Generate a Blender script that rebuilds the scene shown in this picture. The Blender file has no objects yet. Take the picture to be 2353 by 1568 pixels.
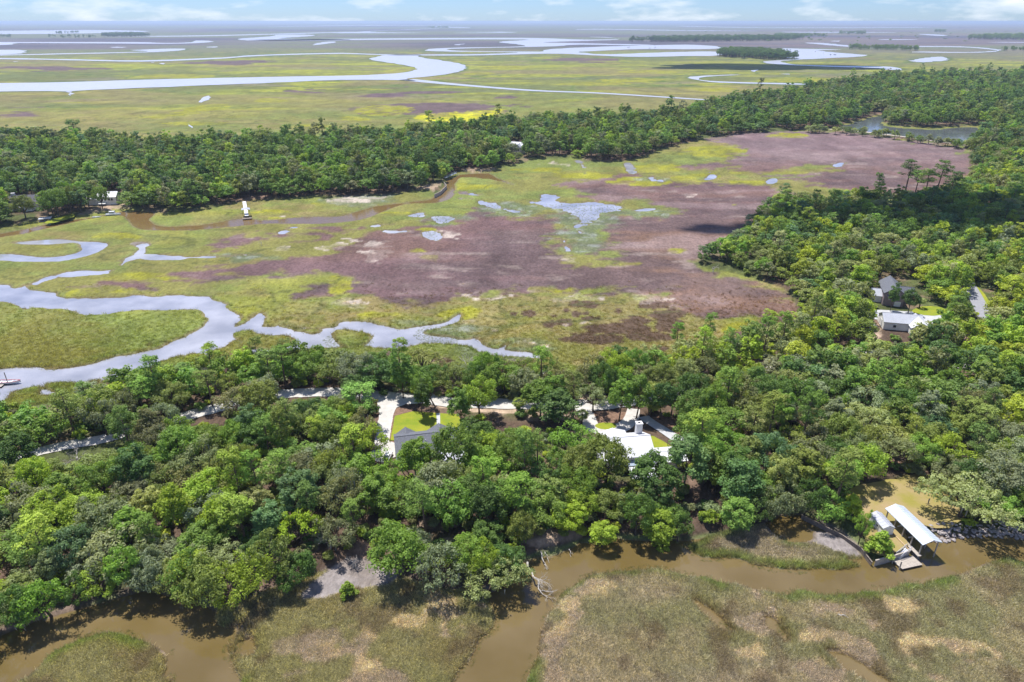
import bpy, bmesh, math, random
import numpy as np
from mathutils import Vector, Matrix
from mathutils.geometry import tessellate_polygon

R = random.Random(7)
NR = np.random.RandomState(11)
scene = bpy.context.scene
C = scene.collection

# ------------------------------------------------------------------ camera, sky, sun, exposure
CAM_H = 115.0
PITCH = math.radians(25.1)
FPX, CX, CY = 1568.7, 1176.5, 783.7            # survey units of the aerial photograph

cam_data = bpy.data.cameras.new('camera')
cam_data.sensor_width = 36.0
cam_data.lens = 24.0
cam_data.clip_start = 1.0
cam_data.clip_end = 120000.0
cam = bpy.data.objects.new('camera', cam_data)
C.objects.link(cam)
cam.location = (0, 0, CAM_H)
cam.rotation_euler = (math.pi / 2 - PITCH, 0, 0)
scene.camera = cam

SUN_EL = math.radians(68)
SUN_H = Vector((-0.6, 0.8, 0)).normalized()
sun_dir = Vector((SUN_H.x * math.cos(SUN_EL), SUN_H.y * math.cos(SUN_EL), math.sin(SUN_EL)))

world = bpy.data.worlds.new('World')
scene.world = world
world.use_nodes = True
nt = world.node_tree
nt.nodes.clear()


def N(tree, kind, **kw):
    n = tree.nodes.new(kind)
    for k, v in kw.items():
        setattr(n, k, v)
    return n


w_out = N(nt, 'ShaderNodeOutputWorld')
w_bg = N(nt, 'ShaderNodeBackground')
w_bg.inputs['Strength'].default_value = 0.115
sky = N(nt, 'ShaderNodeTexSky')
sky.sky_type = 'NISHITA'
sky.sun_disc = False
sky.sun_elevation = SUN_EL
sky.sun_rotation = math.atan2(SUN_H.x, SUN_H.y)
sky.altitude = 100
sky.air_density = 1.0
sky.dust_density = 0.1
sky.ozone_density = 3.0
# scattered fair weather cumulus, the same all round the sky
tc = N(nt, 'ShaderNodeTexCoord')
mp = N(nt, 'ShaderNodeMapping')
mp.inputs['Scale'].default_value = (1.0, 1.0, 4.2)
nz = N(nt, 'ShaderNodeTexNoise')
nz.inputs['Scale'].default_value = 9.0
nz.inputs['Detail'].default_value = 7.0
nz.inputs['Roughness'].default_value = 0.56
rp = N(nt, 'ShaderNodeValToRGB')
rp.color_ramp.elements[0].position = 0.49
rp.color_ramp.elements[1].position = 0.70
mx = N(nt, 'ShaderNodeMix', data_type='RGBA')
mx.inputs['B'].default_value = (6.0, 6.4, 6.9, 1)
L = nt.links.new
L(tc.outputs['Generated'], mp.inputs['Vector'])
L(mp.outputs['Vector'], nz.inputs['Vector'])
L(nz.outputs['Fac'], rp.inputs['Fac'])
L(rp.outputs['Color'], mx.inputs['Factor'])
tn = N(nt, 'ShaderNodeMix', data_type='RGBA', blend_type='MULTIPLY')
tn.inputs['Factor'].default_value = 1.0
tn.inputs['B'].default_value = (0.40, 0.56, 0.93, 1)
L(sky.outputs['Color'], tn.inputs['A'])
L(tn.outputs['Result'], mx.inputs['A'])
L(mx.outputs['Result'], w_bg.inputs['Color'])
L(w_bg.outputs['Background'], w_out.inputs['Surface'])

sun_data = bpy.data.lights.new('sun', 'SUN')
sun_data.energy = 4.6
sun_data.angle = math.radians(0.53)
sun_data.color = (1.0, 0.97, 0.93)
sun = bpy.data.objects.new('sun', sun_data)
C.objects.link(sun)
sun.rotation_euler = (-sun_dir).to_track_quat('-Z', 'Y').to_euler()
sun.location = (0, 0, 400)

vs = scene.view_settings
vs.view_transform = 'Standard'
vs.look = 'None'
vs.exposure = 0.55
vs.gamma = 1.0
vs.use_curve_mapping = False
cy = scene.cycles
cy.max_bounces = 6
cy.diffuse_bounces = 3
cy.glossy_bounces = 3
cy.transmission_bounces = 3
cy.volume_bounces = 0
cy.transparent_max_bounces = 4
cy.caustics_reflective = False
cy.caustics_refractive = False
cy.sample_clamp_indirect = 6.0


# ------------------------------------------------------------------ survey helpers
def P(x, y, z=0.0):
    """a surveyed point of the aerial photograph, carried to height z in the place"""
    u = (x - CX) / FPX
    v = (CY - y) / FPX
    d = Vector((u, math.cos(PITCH) + v * math.sin(PITCH), -math.sin(PITCH) + v * math.cos(PITCH)))
    t = (z - CAM_H) / d.z
    return Vector((d.x * t, d.y * t, z))


def PN(x, y, z=0.0):
    u = (x - CX) / FPX
    v = (CY - y) / FPX
    dy = math.cos(PITCH) + v * math.sin(PITCH)
    dz = -math.sin(PITCH) + v * math.cos(PITCH)
    t = (z - CAM_H) / dz
    return u * t, dy * t


def to_px(X, Y, Z=0.0):
    c, s = math.cos(PITCH), math.sin(PITCH)
    dz = Z - CAM_H
    dep = Y * c - dz * s
    up = Y * s + dz * c
    return CX + FPX * X / dep, CY - FPX * up / dep, dep


def hash2(ix, iy, seed):
    h = (ix.astype(np.int64) * 374761393 + iy.astype(np.int64) * 668265263 + seed * 1442695041) & 0xffffffff
    h = ((h ^ (h >> 13)) * 1274126177) & 0xffffffff
    h = h ^ (h >> 16)
    return (h & 0xffff) / 65535.0


def vnoise(x, y, seed=0):
    ix = np.floor(x); iy = np.floor(y)
    fx = x - ix; fy = y - iy
    fx = fx * fx * (3 - 2 * fx); fy = fy * fy * (3 - 2 * fy)
    a = hash2(ix, iy, seed); b = hash2(ix + 1, iy, seed)
    c = hash2(ix, iy + 1, seed); d = hash2(ix + 1, iy + 1, seed)
    return (a * (1 - fx) + b * fx) * (1 - fy) + (c * (1 - fx) + d * fx) * fy


def fbm(x, y, scale, seed=0, octaves=4, stretch=1.0):
    s = np.zeros_like(x); a = 0.5; t = 0.0
    x = x / (scale * stretch); y = y / scale
    for k in range(octaves):
        s += a * vnoise(x + 13.7 * k, y - 7.3 * k, seed + k)
        t += a; a *= 0.5; x = x * 2.03; y = y * 2.03
    return s / t


def sstep(a, b, x):
    t = np.clip((x - a) / (b - a), 0, 1)
    return t * t * (3 - 2 * t)


def smooth(pts, n=3, closed=True):
    """Catmull-Rom through survey points"""
    out = []
    m = len(pts)
    for i in range(m if closed else m - 1):
        if closed:
            p0, p1, p2, p3 = pts[i - 1], pts[i], pts[(i + 1) % m], pts[(i + 2) % m]
        else:
            p0, p1, p2, p3 = pts[max(i - 1, 0)], pts[i], pts[i + 1], pts[min(i + 2, m - 1)]
        for k in range(n):
            t = k / n
            q = []
            for a in range(len(p1)):
                q.append(0.5 * (2 * p1[a] + (p2[a] - p0[a]) * t + (2 * p0[a] - 5 * p1[a] + 4 * p2[a] - p3[a]) * t * t
                                + (3 * p1[a] - p0[a] - 3 * p2[a] + p3[a]) * t ** 3))
            out.append(tuple(q))
    if not closed:
        out.append(tuple(pts[-1]))
    return out


def ell(cx, cy_, rx, ry, n=12):
    return [(cx + rx * math.cos(2 * math.pi * k / n), cy_ + ry * math.sin(2 * math.pi * k / n)) for k in range(n)]


def stroke_world(pts):
    """survey polyline with widths in metres -> world outline"""
    q = smooth(pts, 4, closed=False)
    w = [P(a[0], a[1]) for a in q]
    left, right = [], []
    for i, p in enumerate(w):
        t = (w[min(i + 1, len(w) - 1)] - w[max(i - 1, 0)]).normalized()
        n = Vector((-t.y, t.x, 0)) * q[i][2] * 0.5
        left.append((p + n).xy); right.append((p - n).xy)
    return [tuple(a) for a in left + right[::-1]]


# ------------------------------------------------------------------ scene helpers
MATS = {}


def tag(o, label=None, cat=None, group=None, kind=None):
    if label: o['label'] = label
    if cat: o['category'] = cat
    if group: o['group'] = group
    if kind: o['kind'] = kind
    return o


def empty(name, loc=(0, 0, 0), rz=0.0):
    o = bpy.data.objects.new(name, None)
    C.objects.link(o)
    o.location = loc
    o.rotation_euler = (0, 0, rz)
    o.empty_display_size = 0.5
    return o


def link(name, me, parent=None, mat=None):
    o = bpy.data.objects.new(name, me)
    C.objects.link(o)
    if parent is not None:
        o.parent = parent
    if mat is not None and not me.materials:
        me.materials.append(mat)
    return o


class MB:
    """collects simple shapes into one mesh"""

    def __init__(self):
        self.v = []; self.f = []

    def add(self, vs_, fs_):
        o = len(self.v)
        self.v += [tuple(a) for a in vs_]
        self.f += [tuple(i + o for i in f) for f in fs_]
        return self

    def box(self, c, s, rz=0.0):
        hx, hy, hz = s[0] / 2, s[1] / 2, s[2] / 2
        ca, sa = math.cos(rz), math.sin(rz)
        vs_ = []
        for z in (-hz, hz):
            for x, y in ((-hx, -hy), (hx, -hy), (hx, hy), (-hx, hy)):
                vs_.append((c[0] + x * ca - y * sa, c[1] + x * sa + y * ca, c[2] + z))
        return self.add(vs_, [(3, 2, 1, 0), (4, 5, 6, 7), (0, 1, 5, 4), (1, 2, 6, 5), (2, 3, 7, 6), (3, 0, 4, 7)])

    def bar(self, a, b, r0, r1=None, sides=6):
        a = Vector(a); b = Vector(b)
        r1 = r0 if r1 is None else r1
        d = (b - a).normalized()
        u = d.orthogonal().normalized(); w = d.cross(u)
        vs_ = []
        for p, r in ((a, r0), (b, r1)):
            for k in range(sides):
                t = 2 * math.pi * k / sides
                vs_.append(p + u * (r * math.cos(t)) + w * (r * math.sin(t)))
        fs_ = [(k, (k + 1) % sides, sides + (k + 1) % sides, sides + k) for k in range(sides)]
        fs_ += [tuple(range(sides))[::-1], tuple(range(sides, 2 * sides))]
        return self.add(vs_, fs_)

    def tube(self, pts, rads, sides=5):
        pts = [Vector(p) for p in pts]
        vs_ = []
        for i, p in enumerate(pts):
            d = (pts[min(i + 1, len(pts) - 1)] - pts[max(i - 1, 0)]).normalized()
            u = d.cross(Vector((0.31, 0.94, 0.1))).normalized(); w = d.cross(u)
            for k in range(sides):
                t = 2 * math.pi * k / sides
                vs_.append(p + u * (rads[i] * math.cos(t)) + w * (rads[i] * math.sin(t)))
        fs_ = []
        for i in range(len(pts) - 1):
            for k in range(sides):
                k2 = (k + 1) % sides
                fs_.append((i * sides + k, i * sides + k2, (i + 1) * sides + k2, (i + 1) * sides + k))
        fs_.append(tuple(range((len(pts) - 1) * sides, len(pts) * sides)))
        return self.add(vs_, fs_)

    def slab(self, quad, th):
        """a thick plate from a top quad (list of 3 or 4 points), thickness downwards"""
        n = len(quad)
        top = [Vector(q) for q in quad]
        bot = [q - Vector((0, 0, th)) for q in top]
        fs_ = [tuple(range(n)), tuple(range(2 * n - 1, n - 1, -1))]
        for k in range(n):
            fs_.append((k, n + k, n + (k + 1) % n, (k + 1) % n))
        return self.add(top + bot, fs_)

    def mesh(self, name):
        me = bpy.data.meshes.new(name)
        me.from_pydata(self.v, [], self.f)
        bm = bmesh.new(); bm.from_mesh(me)
        bmesh.ops.recalc_face_normals(bm, faces=bm.faces[:])
        bm.to_mesh(me); bm.free()
        return me

    def build(self, name, mat, parent=None):
        return link(name, self.mesh(name), parent, mat)


# ------------------------------------------------------------------ materials
def principled(name, col, rough=0.7, spec=0.3, noise=0.0, nscale=1.0, metallic=0.0, bump=0.0, bscale=8.0, col2=None, detail=4.0):
    m = bpy.data.materials.new(name)
    m.use_nodes = True
    t = m.node_tree
    b = t.nodes['Principled BSDF']
    b.inputs['Base Color'].default_value = (*col, 1)
    b.inputs['Roughness'].default_value = rough
    b.inputs['Specular IOR Level'].default_value = spec
    b.inputs['Metallic'].default_value = metallic
    if noise or col2 or bump:
        co = N(t, 'ShaderNodeTexCoord')
        n = N(t, 'ShaderNodeTexNoise')
        n.inputs['Scale'].default_value = nscale
        n.inputs['Detail'].default_value = detail
        n.inputs['Roughness'].default_value = 0.62
        t.links.new(co.outputs['Object'], n.inputs['Vector'])
        r = N(t, 'ShaderNodeValToRGB')
        r.color_ramp.elements[0].position = 0.32
        r.color_ramp.elements[1].position = 0.68
        if col2:
            a, c2 = col, col2
        else:
            a = tuple(c * (1 - noise) for c in col); c2 = tuple(min(1, c * (1 + noise)) for c in col)
        r.color_ramp.elements[0].color = (*a, 1)
        r.color_ramp.elements[1].color = (*c2, 1)
        t.links.new(n.outputs['Fac'], r.inputs['Fac'])
        t.links.new(r.outputs['Color'], b.inputs['Base Color'])
        if bump:
            n2 = N(t, 'ShaderNodeTexNoise')
            n2.inputs['Scale'].default_value = bscale
            n2.inputs['Detail'].default_value = 3.0
            t.links.new(co.outputs['Object'], n2.inputs['Vector'])
            bp = N(t, 'ShaderNodeBump')
            bp.inputs['Strength'].default_value = bump
            bp.inputs['Distance'].default_value = 0.2
            t.links.new(n2.outputs['Fac'], bp.inputs['Height'])
            t.links.new(bp.outputs['Normal'], b.inputs['Normal'])
    MATS[name] = m
    return m


def leaf_material(name, trans=0.3, rough=0.55, spec=0.25, vary=0.38):
    """foliage: the tint comes from the tree, each leaf differs a little"""
    m = bpy.data.materials.new(name)
    m.use_nodes = True
    t = m.node_tree
    t.nodes.clear()
    out = N(t, 'ShaderNodeOutputMaterial')
    at = N(t, 'ShaderNodeAttribute', attribute_type='INSTANCER', attribute_name='tint')
    rn = N(t, 'ShaderNodeAttribute', attribute_type='GEOMETRY', attribute_name='leaf')
    mr = N(t, 'ShaderNodeMapRange')
    mr.inputs['To Min'].default_value = 1 - vary
    mr.inputs['To Max'].default_value = 1 + vary
    t.links.new(rn.outputs['Fac'], mr.inputs['Value'])
    mul = N(t, 'ShaderNodeMix', data_type='RGBA', blend_type='MULTIPLY')
    mul.inputs['Factor'].default_value = 1.0
    t.links.new(at.outputs['Color'], mul.inputs['A'])
    t.links.new(mr.outputs['Result'], mul.inputs['B'])
    b = N(t, 'ShaderNodeBsdfPrincipled')
    b.inputs['Roughness'].default_value = rough
    b.inputs['Specular IOR Level'].default_value = spec
    t.links.new(mul.outputs['Result'], b.inputs['Base Color'])
    tr = N(t, 'ShaderNodeBsdfTranslucent')
    warm = N(t, 'ShaderNodeMix', data_type='RGBA', blend_type='MULTIPLY')
    warm.inputs['Factor'].default_value = 1.0
    warm.inputs['B'].default_value = (1.35, 1.3, 0.6, 1)
    t.links.new(mul.outputs['Result'], warm.inputs['A'])
    t.links.new(warm.outputs['Result'], tr.inputs['Color'])
    ms = N(t, 'ShaderNodeMixShader')
    ms.inputs['Fac'].default_value = trans
    t.links.new(b.outputs['BSDF'], ms.inputs[1])
    t.links.new(tr.outputs['BSDF'], ms.inputs[2])
    t.links.new(ms.outputs['Shader'], out.inputs['Surface'])
    MATS[name] = m
    return m


def water_material(name, col, rough, wave, wscale, spec=0.5, col2=None, stretch=1.0):
    m = bpy.data.materials.new(name)
    m.use_nodes = True
    t = m.node_tree
    b = t.nodes['Principled BSDF']
    b.inputs['IOR'].default_value = 1.33
    b.inputs['Roughness'].default_value = rough
    b.inputs['Specular IOR Level'].default_value = spec
    co = N(t, 'ShaderNodeTexCoord')
    big = N(t, 'ShaderNodeTexNoise')
    big.inputs['Scale'].default_value = 0.06
    big.inputs['Detail'].default_value = 4.0
    t.links.new(co.outputs['Object'], big.inputs['Vector'])
    r = N(t, 'ShaderNodeValToRGB')
    r.color_ramp.elements[0].position = 0.35
    r.color_ramp.elements[1].position = 0.65
    r.color_ramp.elements[0].color = (*col, 1)
    r.color_ramp.elements[1].color = (*(col2 or col), 1)
    t.links.new(big.outputs['Fac'], r.inputs['Fac'])
    t.links.new(r.outputs['Color'], b.inputs['Base Color'])
    mpn = N(t, 'ShaderNodeMapping')
    mpn.inputs['Scale'].default_value = (wscale, wscale * stretch, wscale)
    mpn.inputs['Rotation'].default_value = (0, 0, 0.5)
    nw = N(t, 'ShaderNodeTexNoise')
    nw.inputs['Scale'].default_value = 1.0
    nw.inputs['Detail'].default_value = 3.0
    t.links.new(co.outputs['Object'], mpn.inputs['Vector'])
    t.links.new(mpn.outputs['Vector'], nw.inputs['Vector'])
    bp = N(t, 'ShaderNodeBump')
    bp.inputs['Strength'].default_value = wave
    bp.inputs['Distance'].default_value = 0.25
    t.links.new(nw.outputs['Fac'], bp.inputs['Height'])
    t.links.new(bp.outputs['Normal'], b.inputs['Normal'])
    MATS[name] = m
    return m


principled('bark', (0.11, 0.085, 0.065), 0.9, 0.1, 0.45, 3.0, bump=0.4, bscale=6)
principled('pine_bark', (0.17, 0.115, 0.085), 0.9, 0.1, 0.4, 3.0, bump=0.4, bscale=6)
principled('dead_wood', (0.46, 0.42, 0.37), 0.85, 0.1, 0.25, 2.0)
principled('moss', (0.24, 0.235, 0.185), 0.9, 0.1, 0.3, 1.2)
principled('white_roof', (0.62, 0.62, 0.62), 0.45, 0.4, 0.05, 0.5)
principled('boathouse_roof', (0.50, 0.55, 0.60), 0.38, 0.5, 0.06, 0.7)
principled('light_roof', (0.40, 0.41, 0.44), 0.5, 0.4, 0.06, 0.6)
principled('metal_blue', (0.34, 0.40, 0.47), 0.35, 0.5, 0.08, 0.6)
principled('shingle', (0.135, 0.14, 0.155), 0.85, 0.2, 0.22, 2.2, bump=0.3, bscale=9)
principled('shingle_dark', (0.12, 0.115, 0.125), 0.85, 0.2, 0.2, 2.0, bump=0.3, bscale=9)
principled('siding_cream', (0.62, 0.58, 0.50), 0.7, 0.3, 0.06, 0.8)
principled('siding_white', (0.82, 0.80, 0.75), 0.7, 0.3, 0.06, 0.8)
principled('siding_mauve', (0.24, 0.19, 0.19), 0.75, 0.3, 0.1, 0.8)
principled('trim', (0.75, 0.74, 0.72), 0.5, 0.4)
principled('glass', (0.02, 0.025, 0.03), 0.08, 0.6)
principled('chimney', (0.66, 0.64, 0.62), 0.85, 0.2, 0.1, 3.0)
principled('flue', (0.03, 0.03, 0.03), 0.9, 0.1)
principled('dock_wood', (0.42, 0.37, 0.31), 0.85, 0.2, 0.18, 2.0)
principled('old_wood', (0.20, 0.165, 0.135), 0.9, 0.15, 0.3, 2.0)
principled('new_wood', (0.46, 0.33, 0.19), 0.8, 0.2, 0.18, 2.0)
principled('aluminium', (0.62, 0.63, 0.66), 0.35, 0.5, 0.05, 2.0, metallic=0.3)
principled('float_black', (0.03, 0.03, 0.035), 0.7, 0.3)
principled('stone', (0.34, 0.30, 0.28), 0.9, 0.2, 0.35, 1.3, bump=0.4, bscale=5)
principled('gravel', (0.50, 0.475, 0.43), 0.95, 0.1, 0.13, 0.45, bump=0.2, bscale=6)
principled('concrete', (0.44, 0.44, 0.44), 0.9, 0.2, 0.1, 0.8)
principled('asphalt', (0.27, 0.27, 0.285), 0.9, 0.2, 0.12, 0.6)
principled('lawn', (0.17, 0.235, 0.022), 0.9, 0.1, 0.0, 0.28, col2=(0.29, 0.29, 0.03), bump=0.4, bscale=10)
principled('dry_lawn', (0.255, 0.225, 0.05), 0.95, 0.1, 0.0, 0.16, col2=(0.34, 0.25, 0.13), bump=0.3, bscale=8)
principled('mulch', (0.20, 0.125, 0.085), 0.95, 0.1, 0.35, 1.4, bump=0.5, bscale=9)
principled('sand', (0.47, 0.40, 0.32), 0.95, 0.1, 0.15, 0.5, bump=0.3, bscale=5)
principled('mud', (0.30, 0.275, 0.26), 0.55, 0.35, 0.15, 0.25, bump=0.3, bscale=2)
principled('boat_white', (0.80, 0.80, 0.80), 0.35, 0.5)
principled('boat_red', (0.45, 0.03, 0.035), 0.4, 0.5)
principled('canvas_blue', (0.06, 0.10, 0.2), 0.7, 0.3)
principled('car_white', (0.75, 0.75, 0.76), 0.3, 0.5)
principled('tyre', (0.02, 0.02, 0.02), 0.9, 0.1)
principled('cloud', (0.9, 0.9, 0.9), 1.0, 0.0)
leaf_material('leaf', 0.38)
leaf_material('needle', 0.22, 0.6, 0.2, 0.5)
leaf_material('reed', 0.5, 0.7, 0.15, 0.7)
water_material('creek_water', (0.122, 0.086, 0.028), 0.03, 0.02, 0.5, 0.8, (0.160, 0.116, 0.05))
water_material('river_water', (0.22, 0.225, 0.25), 0.08, 0.10, 0.22, 1.0, (0.36, 0.36, 0.385), 2.0)  # silty blue grey, with sky and cloud reflections painted in as paler patches
water_material('side_creek_water', (0.15, 0.095, 0.035), 0.10, 0.12, 0.4, 0.5, (0.165, 0.105, 0.042))
water_material('pond_water', (0.09, 0.10, 0.10), 0.12, 0.2, 0.3, 0.8, (0.12, 0.13, 0.13))
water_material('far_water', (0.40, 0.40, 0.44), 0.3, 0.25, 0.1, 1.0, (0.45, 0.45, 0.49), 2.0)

# ground: colours of the plant cover come with the sheet, grain from noise
m = bpy.data.materials.new('ground'); m.use_nodes = True; MATS['ground'] = m
t = m.node_tree; b = t.nodes['Principled BSDF']
b.inputs['Roughness'].default_value = 0.95
b.inputs['Specular IOR Level'].default_value = 0.08
at = N(t, 'ShaderNodeAttribute', attribute_type='GEOMETRY', attribute_name='cover')
co = N(t, 'ShaderNodeTexCoord')
mpa = N(t, 'ShaderNodeMapping'); mpa.inputs['Scale'].default_value = (0.8, 0.5, 1)
n1 = N(t, 'ShaderNodeTexNoise'); n1.inputs['Scale'].default_value = 1.0; n1.inputs['Detail'].default_value = 6.0; n1.inputs['Roughness'].default_value = 0.7
n2 = N(t, 'ShaderNodeTexNoise'); n2.inputs['Scale'].default_value = 0.05; n2.inputs['Detail'].default_value = 6.0; n2.inputs['Roughness'].default_value = 0.72
t.links.new(co.outputs['Object'], mpa.inputs['Vector'])
t.links.new(mpa.outputs['Vector'], n1.inputs['Vector'])
t.links.new(mpa.outputs['Vector'], n2.inputs['Vector'])
r1 = N(t, 'ShaderNodeMapRange'); r1.inputs['From Min'].default_value = 0.3; r1.inputs['From Max'].default_value = 0.7
r1.inputs['To Min'].default_value = 0.62; r1.inputs['To Max'].default_value = 1.38
r2 = N(t, 'ShaderNodeMapRange'); r2.inputs['From Min'].default_value = 0.3; r2.inputs['From Max'].default_value = 0.7
r2.inputs['To Min'].default_value = 0.66; r2.inputs['To Max'].default_value = 1.34
t.links.new(n1.outputs['Fac'], r1.inputs['Value']); t.links.new(n2.outputs['Fac'], r2.inputs['Value'])
mm = N(t, 'ShaderNodeMath', operation='MULTIPLY')
t.links.new(r1.outputs['Result'], mm.inputs[0]); t.links.new(r2.outputs['Result'], mm.inputs[1])
mu = N(t, 'ShaderNodeMix', data_type='RGBA', blend_type='MULTIPLY'); mu.inputs['Factor'].default_value = 1.0
t.links.new(at.outputs['Color'], mu.inputs['A']); t.links.new(mm.outputs['Value'], mu.inputs['B'])
t.links.new(mu.outputs['Result'], b.inputs['Base Color'])
bp = N(t, 'ShaderNodeBump'); bp.inputs['Strength'].default_value = 0.9; bp.inputs['Distance'].default_value = 0.5
t.links.new(n1.outputs['Fac'], bp.inputs['Height']); t.links.new(bp.outputs['Normal'], b.inputs['Normal'])

# ------------------------------------------------------------------ survey of the shorelines and plant zones
CREEK = [(-420, 1640), (-200, 1545), (0, 1464), (100, 1428), (213, 1390), (300, 1367), (347, 1362), (433, 1384), (497, 1408),
         (493, 1421), (520, 1445), (563, 1430), (547, 1461), (523, 1491), (530, 1538), (560, 1580), (590, 1800), (620, 2600),
         (1000, 2600), (1010, 1800), (1044, 1568), (1077, 1521), (1104, 1471), (1127, 1455), (1137, 1418), (1125, 1385), (1118, 1362),
         (1160, 1335), (1185, 1300), (1220, 1286), (1258, 1274), (1311, 1267), (1334, 1253), (1370, 1243), (1411, 1240),
         (1484, 1243), (1568, 1247), (1640, 1235), (1700, 1222), (1770, 1200), (1842, 1184), (1935, 1230), (1979, 1260), (1996, 1284),
         (2030, 1292), (2085, 1275), (2092, 1262), (2072, 1232), (2085, 1222), (2118, 1240), (2150, 1246), (2162, 1244), (2202, 1240), (2269, 1233),
         (2345, 1243), (2500, 1262), (2800, 1290), (2800, 1345), (2500, 1320), (2353, 1297), (2319, 1288), (2269, 1297),
         (2222, 1317), (2185, 1327), (2135, 1337), (2115, 1343), (2062, 1347), (2045, 1358), (1985, 1363), (1935, 1367),
         (1912, 1372), (1869, 1366), (1835, 1358), (1799, 1367), (1755, 1357), (1729, 1355), (1695, 1343), (1652, 1340),
         (1619, 1330), (1568, 1323), (1534, 1310), (1497, 1307), (1434, 1313), (1357, 1323), (1317, 1347), (1284, 1370),
         (1267, 1400), (1251, 1430), (1241, 1462), (1231, 1496), (1221, 1522), (1214, 1570), (1205, 1800), (1195, 2600),
         (-420, 2600)]
# the last leg closes off frame below, the marsh islands are taken out again:
M_LEFT = [(150, 1490), (200, 1467), (263, 1457), (313, 1470), (360, 1490), (383, 1522), (377, 1555), (400, 1580), (420, 1800), (430, 2600),
          (-420, 2600), (-420, 1720), (-100, 1640), (60, 1560), (110, 1515)]
M_BAR = [(1575, 1259), (1609, 1279), (1702, 1284), (1735, 1300), (1845, 1310), (1889, 1310), (1969, 1307), (1979, 1298),
         (1950, 1288), (1990, 1284), (1975, 1262), (1935, 1232), (1880, 1222), (1860, 1250), (1790, 1245), (1760, 1205), (1700, 1215), (1640, 1230), (1600, 1245)]
M_CENTRE = [(1000, 2600), (1010, 1800), (1044, 1568), (1077, 1521), (1104, 1471), (1127, 1455), (1137, 1418), (1125, 1385), (1118, 1362),
            (1000, 1350), (800, 1300), (560, 1380), (497, 1408), (493, 1421), (520, 1445), (563, 1430), (547, 1461), (523, 1491), (530, 1538), (560, 1580), (590, 1800), (620, 2600)]
M_RIGHT = [(1205, 1800), (1214, 1570)]
RIVER = [(-420, 640), (-150, 650), (0, 657), (35, 662), (60, 656), (67, 667), (100, 671), (147, 678), (183, 683), (233, 685), (283, 683), (333, 681),
         (400, 679), (467, 680), (500, 686), (527, 698), (543, 715), (547, 731), (532, 753), (560, 748), (582, 735), (580, 722), (593, 716),
         (607, 711), (611, 725), (600, 748), (630, 751), (667, 731), (678, 726), (660, 745), (690, 753), (717, 760), (740, 756), (767, 752), (784, 740),
         (824, 738), (860, 745), (894, 752), (917, 759), (971, 752), (1018, 742), (1044, 731), (1056, 720), (1050, 739), (1018, 751), (984, 758), (975, 770),
         (1018, 775), (1068, 782), (1094, 778), (1118, 794), (1144, 800), (1174, 784), (1160, 805), (1218, 811), (1251, 824), (1184, 819), (1148, 819),
         (1104, 808), (1068, 794), (984, 790), (930, 800), (881, 803), (851, 797), (800, 800), (740, 800), (667, 806), (560, 815), (483, 822), (463, 812), (400, 824), (357, 840),
         (350, 849), (287, 860), (283, 876), (260, 871), (187, 887), (103, 890), (147, 909), (93, 908), (90, 893), (70, 897), (17, 907),
         (0, 925), (-150, 960), (-420, 1030)]
M_RIVER = [(-420, 900), (-150, 880), (0, 854), (60, 851), (150, 845), (207, 833), (337, 806), (343, 795), (349, 803), (413, 782), (453, 759), (465, 739), (443, 716), (360, 713),
           (293, 711), (250, 717), (200, 721), (140, 716), (90, 711), (40, 714), (30, 706), (27, 696), (0, 692), (-150, 680), (-420, 672)]
REED_ISLES = [[(540, 766), (570, 760), (610, 769), (665, 771), (679, 785), (660, 800), (620, 806), (570, 803), (553, 787)],
              [(643, 748), (690, 752), (735, 757), (742, 762), (720, 768), (690, 765), (660, 756)],
              [(484, 808), (520, 795), (545, 782), (560, 795), (575, 806), (520, 818), (490, 822)],
              [(764, 762), (790, 757), (850, 768), (846, 790), (800, 800), (770, 785)],
              [(105, 886), (150, 880), (190, 880), (230, 872), (215, 885), (160, 893)], [(18, 904), (60, 893), (90, 889), (88, 902), (50, 912)]]
OXBOW = [(-200, 600), (0, 598), (50, 601), (133, 601), (200, 588), (247, 565), (240, 558), (187, 555), (133, 550), (60, 555), (27, 558),
         (63, 561), (133, 560), (173, 558), (188, 570), (180, 581), (133, 590), (83, 591), (33, 586), (0, 585), (-200, 586)]
FARCREEK = [(-300, 590), (-100, 556), (0, 538), (67, 525), (117, 514), (233, 496), (287, 486), (333, 485), (357, 491), (343, 508), (367, 520), (433, 520), (483, 515), (560, 501), (600, 507),
            (700, 500), (784, 497), (851, 477), (884, 472), (951, 464), (997, 457), (1020, 430), (1031, 414), (1046, 408), (1060, 402), (1120, 400), (1140, 410), (1180, 425), (1130, 412), (1062, 407), (1046, 420), (1044, 437), (1031, 456),
            (1001, 466), (934, 469), (891, 482), (851, 499), (818, 507), (784, 511), (717, 515), (633, 514), (583, 516), (500, 524), (433, 529),
            (350, 529), (320, 526), (300, 516), (283, 499), (260, 495), (167, 511), (67, 535), (0, 545), (-100, 563), (-300, 600)]
PONDS = [[(1241, 445), (1278, 450), (1281, 461), (1304, 468), (1384, 468), (1438, 481), (1378, 492), (1362, 510), (1334, 518), (1318, 495), (1284, 481), (1251, 475), (1214, 465), (1191, 458), (1230, 462), (1250, 458)],
         [(1118, 470), (1144, 465), (1150, 475), (1201, 485), (1241, 497), (1200, 492), (1144, 482)],
         [(934, 498), (966, 491), (972, 483), (975, 494), (955, 500)], [(991, 503), (1020, 499), (1041, 506), (1015, 512)],
         [(975, 536), (1000, 535), (1005, 555), (990, 550)]]
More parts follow.
